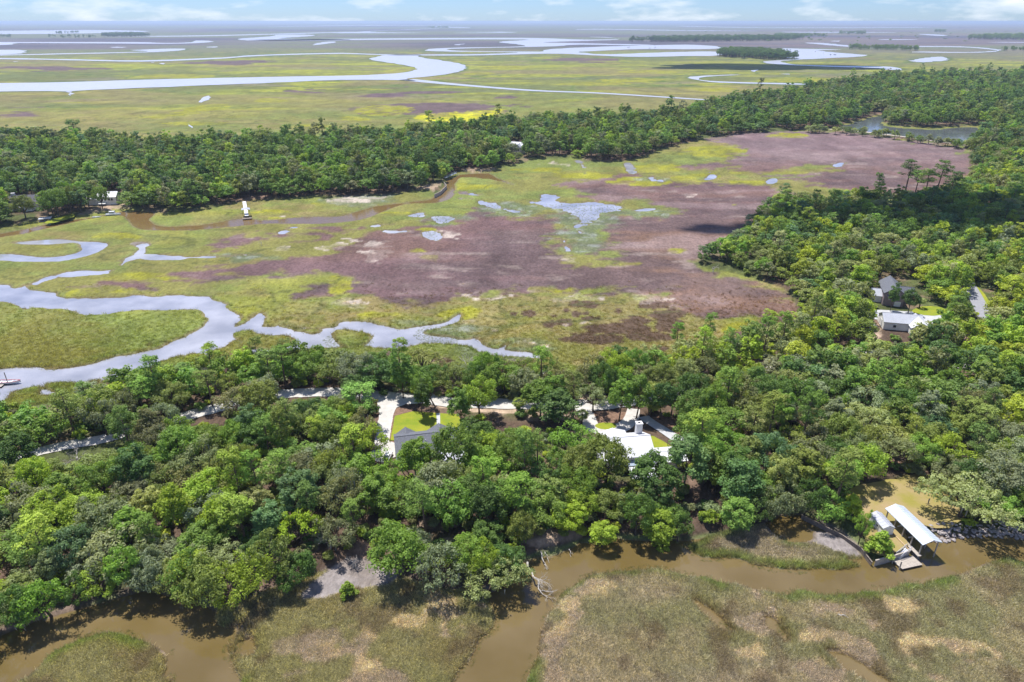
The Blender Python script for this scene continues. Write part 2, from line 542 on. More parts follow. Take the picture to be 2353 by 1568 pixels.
STROKES = [[(1050, 441, 1.2), (1100, 450, 2.2), (1160, 455, 1.6), (1200, 460, 2.5)], [(860, 521, 1.5), (900, 516, 3), (940, 512, 1.5)], [(880, 527, 1.5), (905, 534, 2.5), (930, 533, 1)], [(1400, 478, 2), (1460, 484, 1.6), (1500, 482, 1)], [(1060, 455, 1), (1090, 458, 2), (1120, 470, 2)], [(323, 561, 7), (325, 580, 9), (290, 600, 7), (267, 618, 4), (230, 625, 3.5), (180, 629, 6), (120, 638, 4), (77, 655, 5)],
           [(325, 585, 5), (365, 592, 11), (400, 594, 8), (470, 592, 6), (540, 588, 5), (600, 583, 2)],
           [(693, 518, 3), (660, 528, 3.5), (647, 536, 1)], [(1331, 512, 3), (1326, 525, 2.5), (1337, 537, 1.2)], [(1300, 545, 1), (1298, 560, 1.4), (1303, 575, .6)],
           [(1589, 420, 2), (1629, 411, 5), (1636, 403, 5), (1624, 393, 2)], [(1682, 394, 3), (1690, 402, 5), (1697, 410, 2)],
           [(1780, 412, 2), (1773, 420, 5), (1769, 426, 2)], [(1934, 374, 2), (1927, 380, 6), (1920, 384, 2)], [(1846, 407, 2), (1832, 416, 4)],
           [(1461, 402, 1), (1495, 408, 3.5), (1520, 418, 2)], [(1500, 410, 2), (1512, 422, 4)], [(340, 800, 1.5), (345, 806, 2)],
           [(1330, 370, 3), (1345, 390, 4), (1340, 408, 3)], [(1440, 375, 3), (1450, 390, 4), (1455, 400, 2)]]
SMALLPOOLS = [[(1590, 1380), (1612, 1384), (1650, 1415), (1684, 1452), (1655, 1447), (1620, 1420)],
              [(1758, 1416), (1780, 1420), (1803, 1448), (1810, 1472), (1787, 1461), (1763, 1442)],
              [(1900, 1498), (1950, 1510), (2010, 1545), (2050, 1575), (2000, 1570), (1930, 1525)],
              [(545, 1480), (580, 1468), (590, 1490), (560, 1505)]]
POND = [(1925, 292), (1960, 283), (1995, 272), (2035, 264), (2028, 278), (2035, 290), (2089, 296), (2152, 298), (2242, 293), (2236, 325), (2190, 331), (2069, 314), (1969, 302)]

WOOD_NEAR = [(-500, 1000), (-150, 965), (0, 945), (150, 928), (300, 902), (430, 872), (520, 850), (600, 845), (700, 842), (800, 850), (900, 862), (1000, 868), (1150, 868), (1300, 862), (1400, 852), (1500, 836), (1600, 815),
             (1680, 800), (1780, 775), (1826, 740), (1828, 705), (1805, 668), (1762, 650), (1690, 630), (1605, 614), (1600, 602), (1650, 580), (1690, 562), (1720, 525), (1760, 488),
             (1775, 462), (1830, 470), (1900, 475), (2000, 470), (2100, 458), (2200, 435), (2228, 408), (2226, 352), (2245, 322), (2300, 294), (2500, 272), (2900, 262),
             (2900, 1270), (2500, 1250), (2353, 1232), (2269, 1222), (2202, 1229), (2162, 1233), (2132, 1232), (2085, 1214), (2066, 1226), (2086, 1258), (2030, 1286), (2000, 1282), (1983, 1254), (1938, 1224), (1842, 1176),
             (1770, 1190), (1700, 1212), (1640, 1224), (1568, 1237), (1484, 1232), (1411, 1229), (1334, 1241), (1258, 1262), (1190, 1290), (1120, 1340), (1000, 1345), (930, 1318), (890, 1292), (830, 1284), (790, 1292), (700, 1330), (600, 1352),
             (520, 1392), (433, 1372), (347, 1350), (300, 1355), (213, 1377), (100, 1414), (0, 1450), (-200, 1530), (-500, 1660)]
WOOD_FAR = [(-500, 590), (-200, 560), (-60, 536), (40, 518), (117, 508), (230, 490), (285, 481), (400, 492), (480, 480), (560, 464), (700, 455), (800, 452), (900, 447), (985, 437), (1000, 447), (1022, 420), (1040, 398), (1104, 397), (1138, 391),
            (1198, 375), (1251, 367), (1334, 364), (1344, 374), (1431, 371), (1464, 364), (1531, 342), (1569, 331), (1635, 317), (1725, 307), (1815, 303), (1860, 297), (1930, 297), (1925, 290), (1960, 281),
            (1995, 270), (2035, 262), (2030, 275), (2040, 287), (2089, 292), (2152, 294), (2242, 290), (2330, 285), (2900, 268), (2900, 178), (2353, 182), (2200, 181), (2060, 184), (1900, 205), (1800, 222), (1700, 238), (1600, 258), (1480, 282),
            (1300, 286), (1160, 296), (1000, 312), (800, 328), (600, 334), (400, 346), (330, 350), (200, 338), (0, 330), (-200, 335), (-500, 340)]
CAUSEWAY = [(1850, 300, 12), (1960, 306, 12), (2069, 318, 12), (2190, 335, 14), (2240, 340, 14)]

BROWN = [[(400, 640), (457, 628), (567, 611), (700, 595), (784, 570), (878, 535), (971, 516), (1044, 511), (1094, 488), (1118, 483), (1144, 495), (1201, 508), (1251, 505), (1294, 491), (1301, 498),
          (1288, 515), (1298, 531), (1278, 551), (1284, 575), (1284, 601), (1318, 621), (1358, 612), (1404, 595), (1408, 582), (1334, 573), (1330, 556), (1400, 560), (1408, 535), (1380, 515), (1410, 497),
          (1440, 492), (1530, 499), (1560, 482), (1500, 470), (1420, 462), (1350, 455), (1320, 430), (1297, 425), (1320, 418), (1410, 407), (1461, 401), (1480, 415), (1510, 425), (1569, 424),
          (1685, 421), (1769, 428), (1799, 448), (1810, 480), (1760, 500), (1720, 540), (1690, 575), (1640, 600), (1620, 615), (1690, 640), (1760, 660), (1805, 675), (1835, 710), (1830, 750),
          (1760, 790), (1700, 770), (1735, 735), (1660, 745), (1600, 735), (1569, 708), (1528, 705), (1500, 690), (1531, 671), (1451, 675), (1351, 668), (1304, 671), (1234, 668), (1151, 681), (1084, 681), (971, 701),
          (901, 691), (804, 675), (791, 645), (740, 632), (650, 628), (500, 630)],
         [(1640, 322), (1735, 303), (1850, 303), (1960, 309), (2060, 324), (2150, 334), (2230, 348), (2240, 405), (2200, 440), (2100, 462), (1980, 440), (1880, 425), (1830, 416), (1795, 408),
          (1870, 396), (1900, 388), (1860, 384), (1780, 398), (1690, 388), (1640, 386), (1575, 392), (1569, 384), (1630, 378), (1690, 371), (1705, 355), (1690, 336)],
         [(487, 562), (560, 541), (620, 546), (600, 560), (540, 571), (492, 571)], ell(270, 655, 60, 8), ell(330, 662, 30, 7), ell(450, 638, 90, 6), ell(717, 671, 35, 12), ell(690, 540, 70, 9), ell(770, 528, 60, 7), ell(835, 830, 60, 14), ell(1031, 842, 24, 15), ell(240, 905, 45, 16),
         ell(1150, 850, 40, 10)]
CLUMPS = []
for cx_, cy_, rx_, ry_ in ((1670, 35, 110, 25), (1290, 100, 55, 22), (1195, 103, 18, 14), (1430, 170, 40, 22), (1545, 160, 55, 24), (1470, 118, 25, 15), (1620, 105, 25, 16), (1710, 130, 40, 14), (1915, 75, 28, 22), (2150, 45, 120, 28),
                         (2050, 150, 120, 26), (2250, 110, 130, 42), (1900, 205, 240, 42), (1740, 275, 230, 36), (2120, 260, 170, 38), (2260, 180, 110, 60), (1770, 128, 12, 9), (1690, 95, 14, 9), (1545, 73, 14, 10), (2180, 340, 60, 24)):
    CLUMPS.append(ell(784.3 + cx_ / 3, 689.3 + cy_ / 3, rx_ / 3, ry_ / 3))
FARBROWN = [[(835, 247), (941, 240), (1018, 236), (1118, 238), (1137, 245), (1118, 257), (1068, 262), (1000, 267), (934, 263), (868, 260)], ell(965, 212, 70, 4), ell(870, 203, 30, 3), ell(1170, 224, 30, 4),
            ell(110, 157, 110, 5), ell(530, 146, 95, 5), ell(40, 258, 70, 8), ell(1340, 138, 60, 4), ell(725, 210, 25, 3), ell(880, 217, 30, 2.5), ell(1180, 240, 35, 3)]
YELLOW = [[(945, 268), (1018, 262), (1095, 256), (1155, 252), (1150, 262), (1100, 275), (1040, 284), (960, 280)], ell(720, 290, 45, 5), [(340, 264), (420, 256), (470, 243), (520, 240), (480, 258), (400, 270), (345, 272)], ell(440, 285, 80, 5), ell(620, 230, 40, 5),
          ell(1160, 155, 60, 4), ell(1100, 170, 40, 3), ell(1500, 165, 80, 4), ell(1450, 185, 90, 5), ell(1640, 205, 60, 5), ell(1830, 183, 90, 5), ell(1370, 193, 90, 5), ell(400, 175, 90, 4), ell(880, 255, 60, 12), ell(820, 275, 40, 6),
          ell(1610, 403, 42, 6), ell(1690, 398, 22, 5), ell(1590, 411, 55, 7), ell(1800, 398, 45, 4), ell(1730, 420, 40, 5), ell(1635, 350, 68, 15), ell(1490, 388, 70, 10), ell(1480, 418, 60, 8), ell(1810, 314, 55, 6), ell(1230, 392, 60, 5), ell(1330, 405, 60, 6),
          [(1659, 752), (1690, 738), (1735, 729), (1725, 745), (1690, 765), (1660, 765)], ell(1785, 745, 10, 20), ell(1270, 672, 60, 6), ell(1350, 688, 60, 7), ell(960, 575, 18, 8), ell(990, 592, 20, 4), ell(985, 530, 22, 4), ell(870, 725, 60, 12), ell(1060, 722, 40, 14), ell(1440, 610, 40, 6), ell(1560, 575, 14, 5),
          ell(780, 655, 20, 18), ell(560, 720, 30, 10), ell(240, 672, 70, 5), ell(330, 640, 80, 7), ell(690, 505, 60, 5), ell(900, 490, 60, 5), ell(120, 570, 50, 7), ell(270, 545, 60, 6), ell(620, 490, 70, 6), ell(770, 470, 60, 5), ell(1090, 430, 70, 7), ell(1690, 474, 26, 5)]
PALE = [ell(795, 702, 26, 9), ell(642, 570, 16, 6), ell(735, 575, 14, 5), ell(790, 563, 20, 5), ell(990, 542, 9, 7), ell(860, 580, 25, 20), ell(1040, 540, 22, 6), ell(1300, 690, 18, 4), ell(1255, 678, 20, 3), ell(1345, 684, 26, 3), ell(1160, 682, 20, 3), ell(1090, 680, 16, 3),
        ell(1230, 792, 18, 5), ell(1210, 784, 16, 4), ell(1345, 745, 14, 4), ell(1050, 745, 16, 4), ell(1125, 762, 14, 3), ell(1270, 748, 12, 3), ell(1500, 690, 22, 4), ell(1310, 600, 14, 4), ell(1590, 450, 30, 6), ell(830, 460, 55, 8), ell(1280, 380, 30, 4), ell(650, 505, 20, 3), ell(700, 700, 14, 3)]
WRACK = [[(794, 1500), (830, 1485), (855, 1480), (845, 1510), (890, 1505), (924, 1545), (900, 1568), (830, 1580), (800, 1560), (810, 1520)], ell(985, 1425, 50, 16), ell(1020, 1450, 18, 30), [(683, 1475), (763, 1455), (745, 1485), (705, 1500), (735, 1520), (700, 1520), (680, 1500)],
         [(1715, 1430), (1735, 1375), (1760, 1362), (1785, 1365), (1775, 1390), (1800, 1410), (1760, 1420), (1735, 1455)], ell(1975, 1490, 34, 40), [(2052, 1420), (2085, 1408), (2118, 1415), (2110, 1470), (2080, 1518), (2050, 1500)], [(2080, 1510), (2130, 1540), (2190, 1575), (2120, 1575), (2085, 1545)],
         [(1270, 1445), (1300, 1440), (1295, 1500), (1280, 1568), (1262, 1568), (1268, 1500)], ell(1360, 1345, 40, 10), ell(1300, 1400, 30, 12), ell(635, 1420, 8, 18), ell(600, 1425, 20, 6), ell(2255, 1520, 40, 12), ell(1860, 1440, 30, 24), ell(2010, 1440, 30, 20), ell(1150, 1362, 26, 12), ell(1000, 1362, 26, 10),
         ell(2280, 1330, 20, 8), ell(1900, 1560, 40, 16), ell(1700, 1500, 30, 10), ell(1960, 1405, 40, 8)]
MUDFLAT = [[(695, 1366), (740, 1330), (800, 1288), (880, 1298), (922, 1314), (900, 1338), (830, 1350), (760, 1375)], [(1760, 1205), (1842, 1184), (1935, 1230), (1996, 1286), (1950, 1286), (1900, 1262), (1850, 1245), (1800, 1240), (1780, 1230)], ell(325, 562, 25, 5),
           [(1110, 1362), (1130, 1330), (1170, 1320), (1150, 1365)]]
CLEAR_SAND = [[(150, 508), (230, 480), (290, 472), (300, 482), (230, 494), (160, 512)], [(1020, 415), (1000, 440), (975, 444), (960, 436), (1000, 425)], ell(1100, 393, 40, 4), ell(1010, 1215, 40, 12), ell(1050, 1262, 30, 14), ell(1240, 1240, 80, 16), ell(1310, 1235, 25, 10), ell(1290, 1260, 16, 8),
              ell(830, 910, 60, 8), ell(960, 905, 60, 9), ell(1140, 950, 80, 9), ell(1020, 940, 30, 6), ell(1250, 965, 60, 10), ell(1340, 922, 30, 6), ell(1400, 985, 30, 8), ell(690, 1350, 40, 12), ell(540, 1290, 25, 14), ell(720, 1260, 20, 14), ell(2010, 770, 20, 20)]

# far rivers: sheets laid in the open marsh
FAR = {
    'main': [(-500, 205), (-200, 196), (0, 192), (167, 189), (333, 184), (500, 180), (650, 177), (784, 175), (867, 172), (927, 168), (954, 162), (957, 158), (944, 153), (917, 148), (874, 142), (851, 136), (864, 132), (891, 126.5), (964, 126.5),
             (962, 131.5), (1018, 140), (1061, 148), (1070, 155), (1061, 163), (1024, 172), (971, 178), (934, 181.5), (960, 186.5), (931, 186), (917, 185), (784, 184.5), (600, 192), (350, 202), (167, 210), (172, 216), (155, 223), (165, 215), (150, 211), (0, 211), (-200, 214), (-500, 222)],
    'upper': [(-500, 131), (0, 134), (167, 136.6), (333, 139), (507, 132.5), (600, 126.5), (784, 122), (891, 125.3), (1071, 125.2), (1151, 123.2), (1190, 121.2), (1100, 119.3), (1040, 119), (985, 117.5), (978, 114.5), (1030, 110.5), (1190, 107.5), (1203, 104), (1150, 98), (1160, 95), (1205, 91), (900, 91.5), (600, 94), (600, 91.5),
              (900, 88.5), (1200, 87.2), (1340, 91.2), (1420, 90), (1400, 87), (1352, 85.3), (1390, 85.5), (1420, 89), (1400, 92.5), (1250, 97.5), (1330, 99.5), (1490, 103), (1480, 105), (1330, 103), (1280, 106.5), (1205, 108.5), (1060, 112), (1025, 114.5), (1080, 117.6), (1238, 119), (1245, 116), (1300, 111), (1400, 107), (1480, 105), (1570, 103), (1640, 106), (1650, 112), (1570, 113.5), (1480, 113), (1400, 116), (1335, 119.5), (1345, 122), (1400, 125), (1568, 119.5), (1650, 119.5), (1650, 128), (1568, 129.5), (1440, 131), (1290, 124), (1190, 125.5), (1071, 128.2), (891, 127.2), (784, 124.2), (600, 129), (507, 135.5), (333, 142), (167, 139.2), (0, 136.6), (-500, 134)],
    'bay': [(1795, 113), (1840, 112.5), (1935, 114.5), (1880, 117), (1990, 127), (1975, 130.5), (1890, 135), (1830, 138), (1795, 143), (1830, 149), (1900, 151.5), (2010, 153), (2055, 155), (2075, 162), (2045, 161), (2010, 157), (1900, 154), (1790, 148.5), (1755, 143), (1790, 138.5), (1840, 134), (1800, 132)],
    'loop': [(1583, 180), (1600, 176), (1680, 172.5), (1700, 173), (1640, 176), (1608, 180), (1615, 185), (1680, 189), (1800, 192), (1890, 194), (1880, 196), (1720, 193), (1630, 189)],
    'right': [(1850, 99), (1890, 99), (1950, 105), (1950, 108), (1900, 104)], 'right_b': [(2110, 119), (2230, 120), (2290, 116), (2210, 109), (2070, 108), (2075, 106.5), (2210, 107), (2300, 115), (2250, 121.5), (2110, 121)],
    'right_c': [(2090, 140), (2140, 132), (2170, 131.5), (2175, 139), (2120, 143.5)], 'left_a': [(545, 90), (620, 84), (640, 80), (710, 80), (718, 83), (640, 89), (784, 90.5), (784, 93), (600, 93.5)], 'left_b': [(-300, 127), (0, 126), (150, 123), (340, 119), (300, 115.5), (410, 112), (425, 114.5), (360, 120), (150, 125), (0, 128), (-300, 130)],
    'left_c': [(-300, 96), (0, 97), (300, 97), (380, 99), (440, 97.5), (450, 93.5), (490, 95), (470, 98.5), (380, 101), (200, 100), (40, 99.5), (0, 104), (-300, 103)], 'left_d': [(-200, 118), (0, 115), (50, 116), (58, 119), (20, 125), (-200, 128)],
    'far_a': [(230, 84), (500, 81), (784, 73.5), (784, 75), (500, 83), (350, 84.5)], 'far_b': [(784, 75), (960, 67), (1010, 66), (900, 70), (850, 74), (980, 75.8), (784, 76.5)],
    'far_c': [(1040, 71.5), (1190, 74), (1120, 76), (1040, 76), (1150, 74)], 'far_d': [(1000, 61), (1080, 63.5), (1060, 64.5), (1000, 62)], 'far_e': [(1320, 68.5), (1380, 66.5), (1568, 69.5), (1750, 71.5), (1568, 70.8), (1400, 68)], 'far_f': [(-300, 72), (0, 71), (200, 69), (345, 72), (240, 76), (100, 78), (-300, 80)],
    'far_g': [(1800, 73.5), (1980, 73.8), (2060, 75), (1850, 75)], 'far_h': [(1575, 60), (1770, 63.5), (2100, 62.8), (2100, 63.8), (1770, 64.5), (1575, 61)], 'far_i': [(2130, 78.5), (2175, 81), (2160, 83), (2110, 79)], 'far_j': [(2030, 90.5), (2110, 90.8), (2080, 92), (2020, 91.5)], 'far_k': [(600, 62), (784, 58.5), (1000, 57.5), (1000, 58.2), (784, 59.6)],
    'small_a': [(1726, 163), (1745, 161), (1735, 166)], 'small_b': [(1793, 170.5), (1815, 170.2), (1810, 171.6)], 'small_c': [(250, 109), (270, 108), (290, 109), (268, 110)], 'small_d': [(470, 108.5), (500, 107.3), (495, 109.5)], 'small_e': [(715, 104.5), (740, 97), (768, 96), (762, 99.5)], 'small_f': [(1040, 103), (1068, 101), (1055, 104)],
    'small_g': [(1906, 94.5), (1930, 94), (1925, 96)], 'small_h': [(2270, 97.5), (2353, 97), (2353, 98.5)], 'small_i': [(455, 233), (470, 224), (484, 221), (478, 230), (462, 237)], 'small_j': [(430, 285), (440, 293), (443, 296), (433, 291)], 'small_k': [(222, 309), (235, 308.5), (230, 311)], 'small_l': [(365, 146), (376, 145.5), (372, 148.5)],
    'small_m': [(345, 143), (353, 143.4), (350, 144.4)], 'small_n': [(30, 142), (38, 141.8), (34, 143)], 'small_o': [(2185, 163.5), (2280, 169.5), (2270, 171), (2230, 169)],
}

# ------------------------------------------------------------------ ground sheet
rows = np.concatenate([np.arange(2600, 1720, -24.0), np.arange(1720, 330, -3.0), np.arange(330, 56, -1.4), np.array([55.2, 54.2, 53.2, 52.4])])
us = np.arange(-1.08, 1.0801, 0.0023)
nr_, nc_ = len(rows), len(us)
XS = CX + FPX * us                               # survey x of every column
gx, gy = np.meshgrid(XS, rows)
WX, WY = PN(gx, gy)
DIST = np.hypot(WX, WY)


def px_range(xs, ys):
    r0 = np.searchsorted(-rows, -max(ys)) - 1
    r1 = np.searchsorted(-rows, -min(ys)) + 2
    c0 = np.searchsorted(XS, min(xs)) - 1
    c1 = np.searchsorted(XS, max(xs)) + 2
    return max(r0, 0), min(r1, nr_), max(c0, 0), min(c1, nc_)


def field(polys, M=8.0, rel=0.0, sm=3):
    """signed distance in metres, positive inside any of the outlines, limited to +-M"""
    best = np.full((nr_, nc_), -1.0)             # in units of M
    for poly in polys:
        q = smooth(poly, sm) if sm > 1 else poly
        qx = np.array([a[0] for a in q]); qy = np.array([a[1] for a in q])
        w = [P(a[0], a[1]).xy for a in q]
        dc = sum(a.length for a in w) / len(w)
        m_ = M + rel * dc
        ins = np.zeros((nr_, nc_), bool)
        r0, r1, c0, c1 = px_range(qx, qy)
        x2 = np.roll(qx, -1); y2 = np.roll(qy, -1)
        for r in range(r0, r1):
            y = rows[r]
            cr = (qy > y) != (y2 > y)
            if not cr.any():
                continue
            xi = np.sort(qx[cr] + (y - qy[cr]) / (y2[cr] - qy[cr]) * (x2[cr] - qx[cr]))
            for a, b_ in zip(xi[0::2], xi[1::2]):
                ins[r, np.searchsorted(XS, a):np.searchsorted(XS, b_)] = True
        d2 = np.full((nr_, nc_), m_ * m_)
        for i in range(len(w)):
            a, b_ = w[i], w[(i + 1) % len(w)]
            xs_ = []; ys_ = []
            for X in (min(a.x, b_.x) - m_, max(a.x, b_.x) + m_):
                for Y in (min(a.y, b_.y) - m_, max(a.y, b_.y) + m_):
                    px_, py_, dep = to_px(X, max(Y, 25.0))
                    xs_.append(px_); ys_.append(py_)
            r0, r1, c0, c1 = px_range(xs_, ys_)
            if r0 >= r1 or c0 >= c1:
                continue
            X = WX[r0:r1, c0:c1]; Y = WY[r0:r1, c0:c1]
            ex, ey = b_.x - a.x, b_.y - a.y
            tt = np.clip(((X - a.x) * ex + (Y - a.y) * ey) / (ex * ex + ey * ey + 1e-9), 0, 1)
            dd = (X - a.x - tt * ex) ** 2 + (Y - a.y - tt * ey) ** 2
            np.minimum(d2[r0:r1, c0:c1], dd, out=d2[r0:r1, c0:c1])
        s = np.sqrt(d2) / m_
        s = np.where(ins, s, -s)
        np.maximum(best, s, out=best)
    return best


def stroke_px(pts):
    out = []
    for x, y in stroke_world(pts):
        a, b_, _ = to_px(x, y)
        out.append((a, b_))
    return out


MW = 6.0
f_creek = field([CREEK], MW)
f_isl = field([M_LEFT, M_CENTRE, M_BAR], MW)
# the marsh right of the channel lies below the creek outline
M_RIGHT = [(2800, 1345), (2500, 1320), (2353, 1297), (2319, 1288), (2269, 1297), (2222, 1317), (2185, 1327), (2135, 1337), (2115, 1343), (2062, 1347), (2045, 1358), (1985, 1363), (1935, 1367),
           (1912, 1372), (1869, 1366), (1835, 1358), (1799, 1367), (1755, 1357), (1729, 1355), (1695, 1343), (1652, 1340), (1619, 1330), (1568, 1323), (1534, 1310), (1497, 1307), (1434, 1313), (1357, 1323), (1317, 1347), (1284, 1370),
           (1267, 1400), (1251, 1430), (1241, 1462), (1231, 1496), (1221, 1522), (1214, 1570), (1205, 1800), (1195, 2600), (3200, 2600), (3200, 1400)]
f_isl = np.maximum(f_isl, field([M_RIGHT], MW))
f_water = np.minimum(f_creek, -f_isl)
f_river = np.minimum(field([RIVER], MW), -field([M_RIVER] + REED_ISLES, MW))
st_px = [stroke_px(s) for s in STROKES]
for f_ in (f_river, field([OXBOW, FARCREEK, POND] + PONDS, MW), field(st_px, MW, sm=1), field(SMALLPOOLS, MW)):
    np.maximum(f_water, f_, out=f_water)
SDW = f_water * MW                                # metres, positive in water
wob = (fbm(WX, WY, 5.0, 3, 4) - 0.5) * 2.8 + (fbm(WX, WY, 14.0, 5, 4, 1.6) - 0.5) * 14.0 * sstep(230, 330, DIST)
wob = wob * (1 - 0.75 * sstep(-0.95, -0.6, field([FARCREEK, OXBOW], MW)))
SDW += wob * sstep(-5.5, -1.5, -np.abs(SDW))
f_pond = np.maximum(field(PONDS, MW), field(st_px, MW, sm=1))
frag = sstep(-0.9, 0.0, f_pond) * sstep(555, 535, gy)
SDW += frag * ((fbm(WX, WY, 5.0, 263, 4, 2.2) - 0.56) * 13.0 + 0.6 * f_pond)
causeway_px = stroke_px(CAUSEWAY)
f_wood = np.maximum(field([WOOD_NEAR, WOOD_FAR], 8.0), field([causeway_px], 8.0, sm=1)) * 8.0
f_wood = np.minimum(f_wood, -field([POND], 8.0) * 8.0)
SDF = f_wood + (fbm(WX, WY, 7.0, 9, 3) - 0.5) * 2.5 * sstep(-7, -3, -np.abs(f_wood))
LAND_Z = 1.55
GZ = np.where(SDW > 0, -0.9 * sstep(0, 3.0, SDW), 0.42 * sstep(0, 1.6, -SDW))
GZ = GZ + (LAND_Z - 0.42) * sstep(-0.4, 2.6, SDF)
GZ += (fbm(WX, WY, 2.5, 31, 3) - 0.5) * 0.22 * sstep(0.3, 1.5, -SDW) * (DIST < 500)


def grid_at(X, Y, A):
    """value of a grid field at world points"""
    X = np.asarray(X, float); Y = np.asarray(Y, float)
    x, y, _ = to_px(X, Y)
    ci = np.interp(x, XS, np.arange(nc_)); ri = np.interp(-y, -rows, np.arange(nr_))
    c0 = np.clip(ci.astype(int), 0, nc_ - 2); r0 = np.clip(ri.astype(int), 0, nr_ - 2)
    fc = ci - c0; fr = ri - r0
    if A.ndim == 3:
        fc = fc[..., None]; fr = fr[..., None]
    return (A[r0, c0] * (1 - fc) + A[r0, c0 + 1] * fc) * (1 - fr) + (A[r0 + 1, c0] * (1 - fc) + A[r0 + 1, c0 + 1] * fc) * fr


def gz(x, y):
    return float(grid_at([x], [y], GZ)[0])


def lerp(a, b_, t_):
    return a * (1 - t_[..., None]) + np.asarray(b_) * t_[..., None]


def col(*c):
    return np.array(c, float)


# --- cover colours (what grows or lies there, with some edge shade painted in)
n_a = fbm(WX, WY, 28, 41, 5, 1.8)
n_b = fbm(WX, WY, 90, 47, 5, 2.4)
n_c = fbm(WX, WY, 9, 53, 4, 1.3)
n_d = fbm(WX, WY, 420, 59, 5, 3.0)
n_e = fbm(WX, WY, 3.2, 61, 3)
far = sstep(600, 1500, DIST)
vfar = sstep(2300, 4200, DIST)
olive = col(0.175, 0.168, 0.048); green = col(0.150, 0.178, 0.048); ygreen = col(0.235, 0.235, 0.045); tan = col(0.22, 0.17, 0.075)
COV = np.zeros((nr_, nc_, 3)) + olive
COV = lerp(COV, green, sstep(0.42, 0.62, n_a))
COV = lerp(COV, tan, 0.75 * sstep(0.50, 0.66, n_b) * sstep(0.35, 0.6, n_c))
COV = lerp(COV, ygreen, 0.7 * sstep(0.55, 0.72, n_a * 0.6 + n_b * 0.4))
# far marsh: broad bands
FARC = np.zeros((nr_, nc_, 3)) + col(0.165, 0.175, 0.045)
FARC = lerp(FARC, col(0.235, 0.25, 0.035), sstep(0.50, 0.66, n_b))
FARC = lerp(FARC, col(0.115, 0.135, 0.05), sstep(0.50, 0.62, n_d) * 0.8)
FARC = lerp(FARC, col(0.19, 0.155, 0.12), sstep(0.60, 0.70, fbm(WX, WY, 60, 71, 4, 3.0)) * 0.5)
m1 = fbm(WX, WY, 35, 201, 5, 2.2); m2 = fbm(WX, WY, 150, 203, 4, 1.8)
FARC = lerp(FARC, col(0.13, 0.135, 0.04), sstep(0.52, 0.68, m1) * 0.8)
FARC = lerp(FARC, col(0.27, 0.275, 0.03), sstep(0.56, 0.70, fbm(WX, WY, 45, 207, 5, 3.0)) * 0.7)
FARC = lerp(FARC, col(0.20, 0.155, 0.075), sstep(0.54, 0.68, m2) * 0.55)
ridge = np.abs(m2 - 0.5)
FARC = lerp(FARC, col(0.075, 0.12, 0.03), sstep(0.014, 0.004, ridge) * 0.8 * sstep(0.4, 0.5, n_d))
COV = lerp(COV, FARC, far)
VF = np.zeros((nr_, nc_, 3)) + col(0.135, 0.145, 0.085)
n_f = fbm(WX, WY, 900, 77, 5, 3.5)
VF = lerp(VF, col(0.135, 0.115, 0.12), sstep(0.52, 0.60, n_f))
VF = lerp(VF, col(0.075, 0.07, 0.088), sstep(0.58, 0.66, n_f) * 0.8)
VF = lerp(VF, col(0.165, 0.125, 0.11), 0.6 * sstep(0.15, 0.4, us[None, :] + 0 * n_f) * sstep(0.4, 0.5, fbm(WX, WY, 700, 83, 4, 3.0)))
COV = lerp(COV, VF, vfar)
# near foreshore marsh: mixed straw, taupe and olive
near = sstep(1160, 1180, gy)
NEAR = np.zeros((nr_, nc_, 3)) + col(0.262, 0.230, 0.19)
NEAR = lerp(NEAR, col(0.195, 0.19, 0.115), sstep(0.47, 0.64, n_a) * 0.8)
NEAR = lerp(NEAR, col(0.255, 0.225, 0.17), sstep(0.52, 0.66, n_c) * 0.7)
NEAR = lerp(NEAR, col(0.19, 0.19, 0.075), 0.55 * sstep(1260, 1180, gx))
NEAR = lerp(NEAR, col(0.20, 0.17, 0.09), 0.5 * sstep(0.5, 0.62, fbm(WX, WY, 14, 87, 4)) * sstep(1260, 1180, gx))
NEAR = lerp(NEAR, col(0.15, 0.115, 0.08), 0.6 * sstep(0.55, 0.68, fbm(WX, WY, 6, 191, 4)))
COV = lerp(COV, NEAR, near)
BANK = sstep(1170, 1185, gy) * (f_isl < 0.05) * (SDW < 0.5)
COV = lerp(COV, lerp(np.zeros((nr_, nc_, 3)) + col(0.13, 0.10, 0.085), col(0.27, 0.195, 0.15), sstep(0.5, 0.65, n_c)), BANK)


def zone(polys, M, rel, amp, seed, scale=6.0, soft=0.10):
    s = field(polys, M, rel)
    nn = (fbm(WX, WY, scale, seed, 4, 1.5) - 0.5) * 2 * amp
    nn = nn + (fbm(WX, WY, scale * 4, seed + 7, 5, 2.2) - 0.5) * 2 * amp * sstep(250, 600, DIST)
    nn = np.where(DIST > 1100, (fbm(WX, WY, scale * 9, seed, 5, 2.4) - 0.5) * 3.2 * amp, nn)
    return sstep(-soft, soft, s + nn * sstep(-1.0, -0.8, -np.abs(s)))


